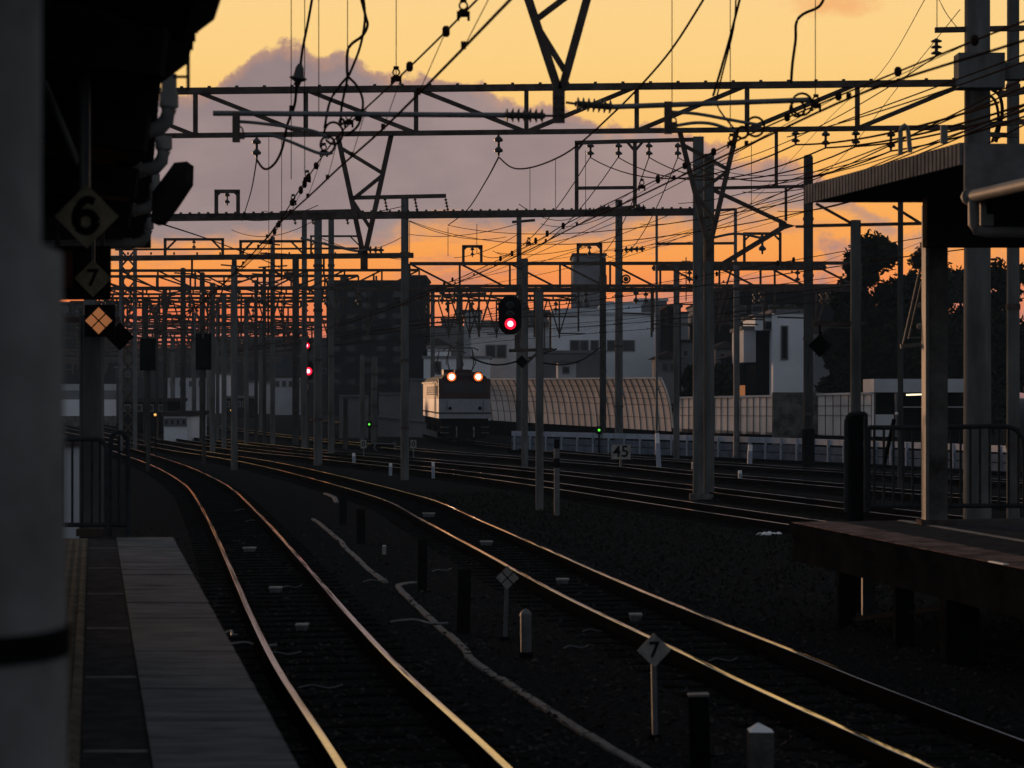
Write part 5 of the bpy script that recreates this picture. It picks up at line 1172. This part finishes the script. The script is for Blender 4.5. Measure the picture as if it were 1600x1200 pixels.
RC = thing('platform_canopy', 'black right platform canopy with ribbed edge on a thick post', 'canopy', (P(1463,810,27).x, 27, 1.0))
p = P(1463,811,27.0); m = MB(); m.box((p.x,27.0,2.95),(30/S(27),.24,3.9)); m.build('post', M['conc'], RC)
m = MB(); m.box((P(1447,0,27).x-.012,26.99,2.9),(5/S(27),.27,3.9)); m.build('lit_edge', M['pipe'], RC)  # pale strip imitates light catching the post's left edge
m = MB(); m.box((p.x,27.0,1.03),(.42,.36,.06)); m.build('base_plate', M['steel'], RC)
def Ec(d): return 3.55+ (4.49-3.55)*(27-d)/(27-22.3)
def slab(mb, a, b, o0, o1, z0, z1):
    vs = [(Ec(d)+o, d, z) for z in (z0,z1) for d, o in ((a,o0),(a,o1),(b,o1),(b,o0))]
    mb.add(vs, [(3,2,1,0),(4,5,6,7),(0,1,5,4),(1,2,6,5),(2,3,7,6),(3,0,4,7)])
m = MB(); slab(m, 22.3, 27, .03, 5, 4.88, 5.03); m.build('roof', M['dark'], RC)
m = MB()
nrib = 46
for i in range(nrib):
    a = 22.3+4.7*i/nrib; b = a+4.7/nrib*.62; slab(m, a, b, -.035, .02, 4.86, 5.08); slab(m, b+.001, a+4.7/nrib-.001, -.012, .02, 4.865, 5.075)
m.build('ribbed_edge', M['louvred'], RC)
m = MB(); m.box((Ec(22.3)+2.5,22.24,4.80),(5.0,.07,.52)); m.build('end_fascia', M['louvred'], RC)
m = MB(); a = P(1445,322,26.2); b = P(1620,386,26.2); m.box(((a.x+b.x)/2+.6,26.2,(4.87+b.z)/2),(b.x-a.x+1.2,.3,4.87-b.z)); m.build('hanging_beam', M['dark'], RC); m = MB(); m.box(((a.x+b.x)/2+.6,24.2,(4.87+b.z)/2+.08),(b.x-a.x+.6,.25,4.87-b.z-.1)); m.build('hanging_beam', M['dark'], RC)
# nearer, lower bay with its gutter
m = MB()
def slab2(mb, a, b, o0, z0, o1, z1, th):
    vs = []
    for d_ in (a,b):
        e = Ec(d_)+.02; vs += [(e+o0,d_,z0),(e+o1,d_,z1),(e+o1,d_,z1+th),(e+o0,d_,z0+th)]
    mb.add(vs, [(0,1,2,3),(7,6,5,4),(0,4,5,1),(1,5,6,2),(2,6,7,3),(3,7,4,0)])
slab2(m, 14, 22.15, 0, 4.50, 5, 4.62, .06); m.build('lower_roof', M['dark'], RC)
m = MB(); m.tube([(Ec(22.1)-.02,22.1,4.52),(Ec(18)-.02,18,4.54),(Ec(14)-.02,14,4.55)], .062, 10); m.tube([(Ec(22.1)-.02,22.1,4.52),(Ec(22.1)-.02,22.03,4.52)], .085, 10); m.build('gutter', M['pipe'], RC)
m = MB(); q = P(1521,310,22.0); m.tube([(q.x,22.0,4.50),(q.x,22.0,4.24),(q.x+.03,22.0,4.19),(q.x+.12,22.0,4.17),(q.x+1.6,22.0,4.15)], .055, 10); m.box((q.x+.13,22.0,4.36),(.12,.1,.26)); m.build('drain_pipe', M['pipe'], RC)
m = MB()
for d_ in (22.0,19.5,17): m.bar((Ec(d_)+.1,d_,4.42),(Ec(d_)+5,d_,4.50),.1,.16)
m.build('rafter', M['dark'], RC)
m = MB(); m.tube([P(x,y,24) for x,y in ((1407,242),(1407,206),(1409,199),(1413,196),(1417,199),(1419,206),(1422,238))], .026, 10); m.build('vent_pipe', M['pipe'], RC)
m = MB(); m.tube([P(1475,224,23.2),P(1475,196,23.2)], 6/S(23), 10); m.build('vent_pipe', M['pipe'], RC)
# bracketed frame (loudspeaker cradle) left of the canopy post
t = thing('lamp_bracket', 'tapered open frame hanging left of the thick canopy post', 'bracket', P(1428,545,27.3)); m = MB(); d = 27.3
m.pb(1410,545,1438,420,d,3.5); m.pb(1420,528,1440,440,d,2.2); m.build('strut', M['galv'], t)
m = MB(); m.pb(1407,541,1449,537,d,6); m.pb(1419,528,1447,527,d,2.5); m.build('tray', M['pipe'], t)
for q in ((1437,510,5),(1438,477,4.5)):
    m = MB(); m.ball(P(q[0],q[1],d),q[2]/S(d)); m.build('lamp_bulb', M['dirty'], t)

# ------------------------------------------------------------------ evening haze
m = MB(); m.box((0, 460, 7.4), (1500, 1000, 18.0)); hz = m.build('haze', M['dark'], None, kind='stuff')
hm = bpy.data.materials.new('haze_air'); hm.use_nodes = True; nt = hm.node_tree; nt.nodes.clear()
pv = nt.nodes.new('ShaderNodeVolumePrincipled'); pv.inputs['Color'].default_value = (.62,.82,1.0,1); pv.inputs['Density'].default_value = .00027; pv.inputs['Anisotropy'].default_value = -.35
ou = nt.nodes.new('ShaderNodeOutputMaterial'); nt.links.new(pv.outputs[0], ou.inputs['Volume']); hz.data.materials.clear(); hz.data.materials.append(hm)
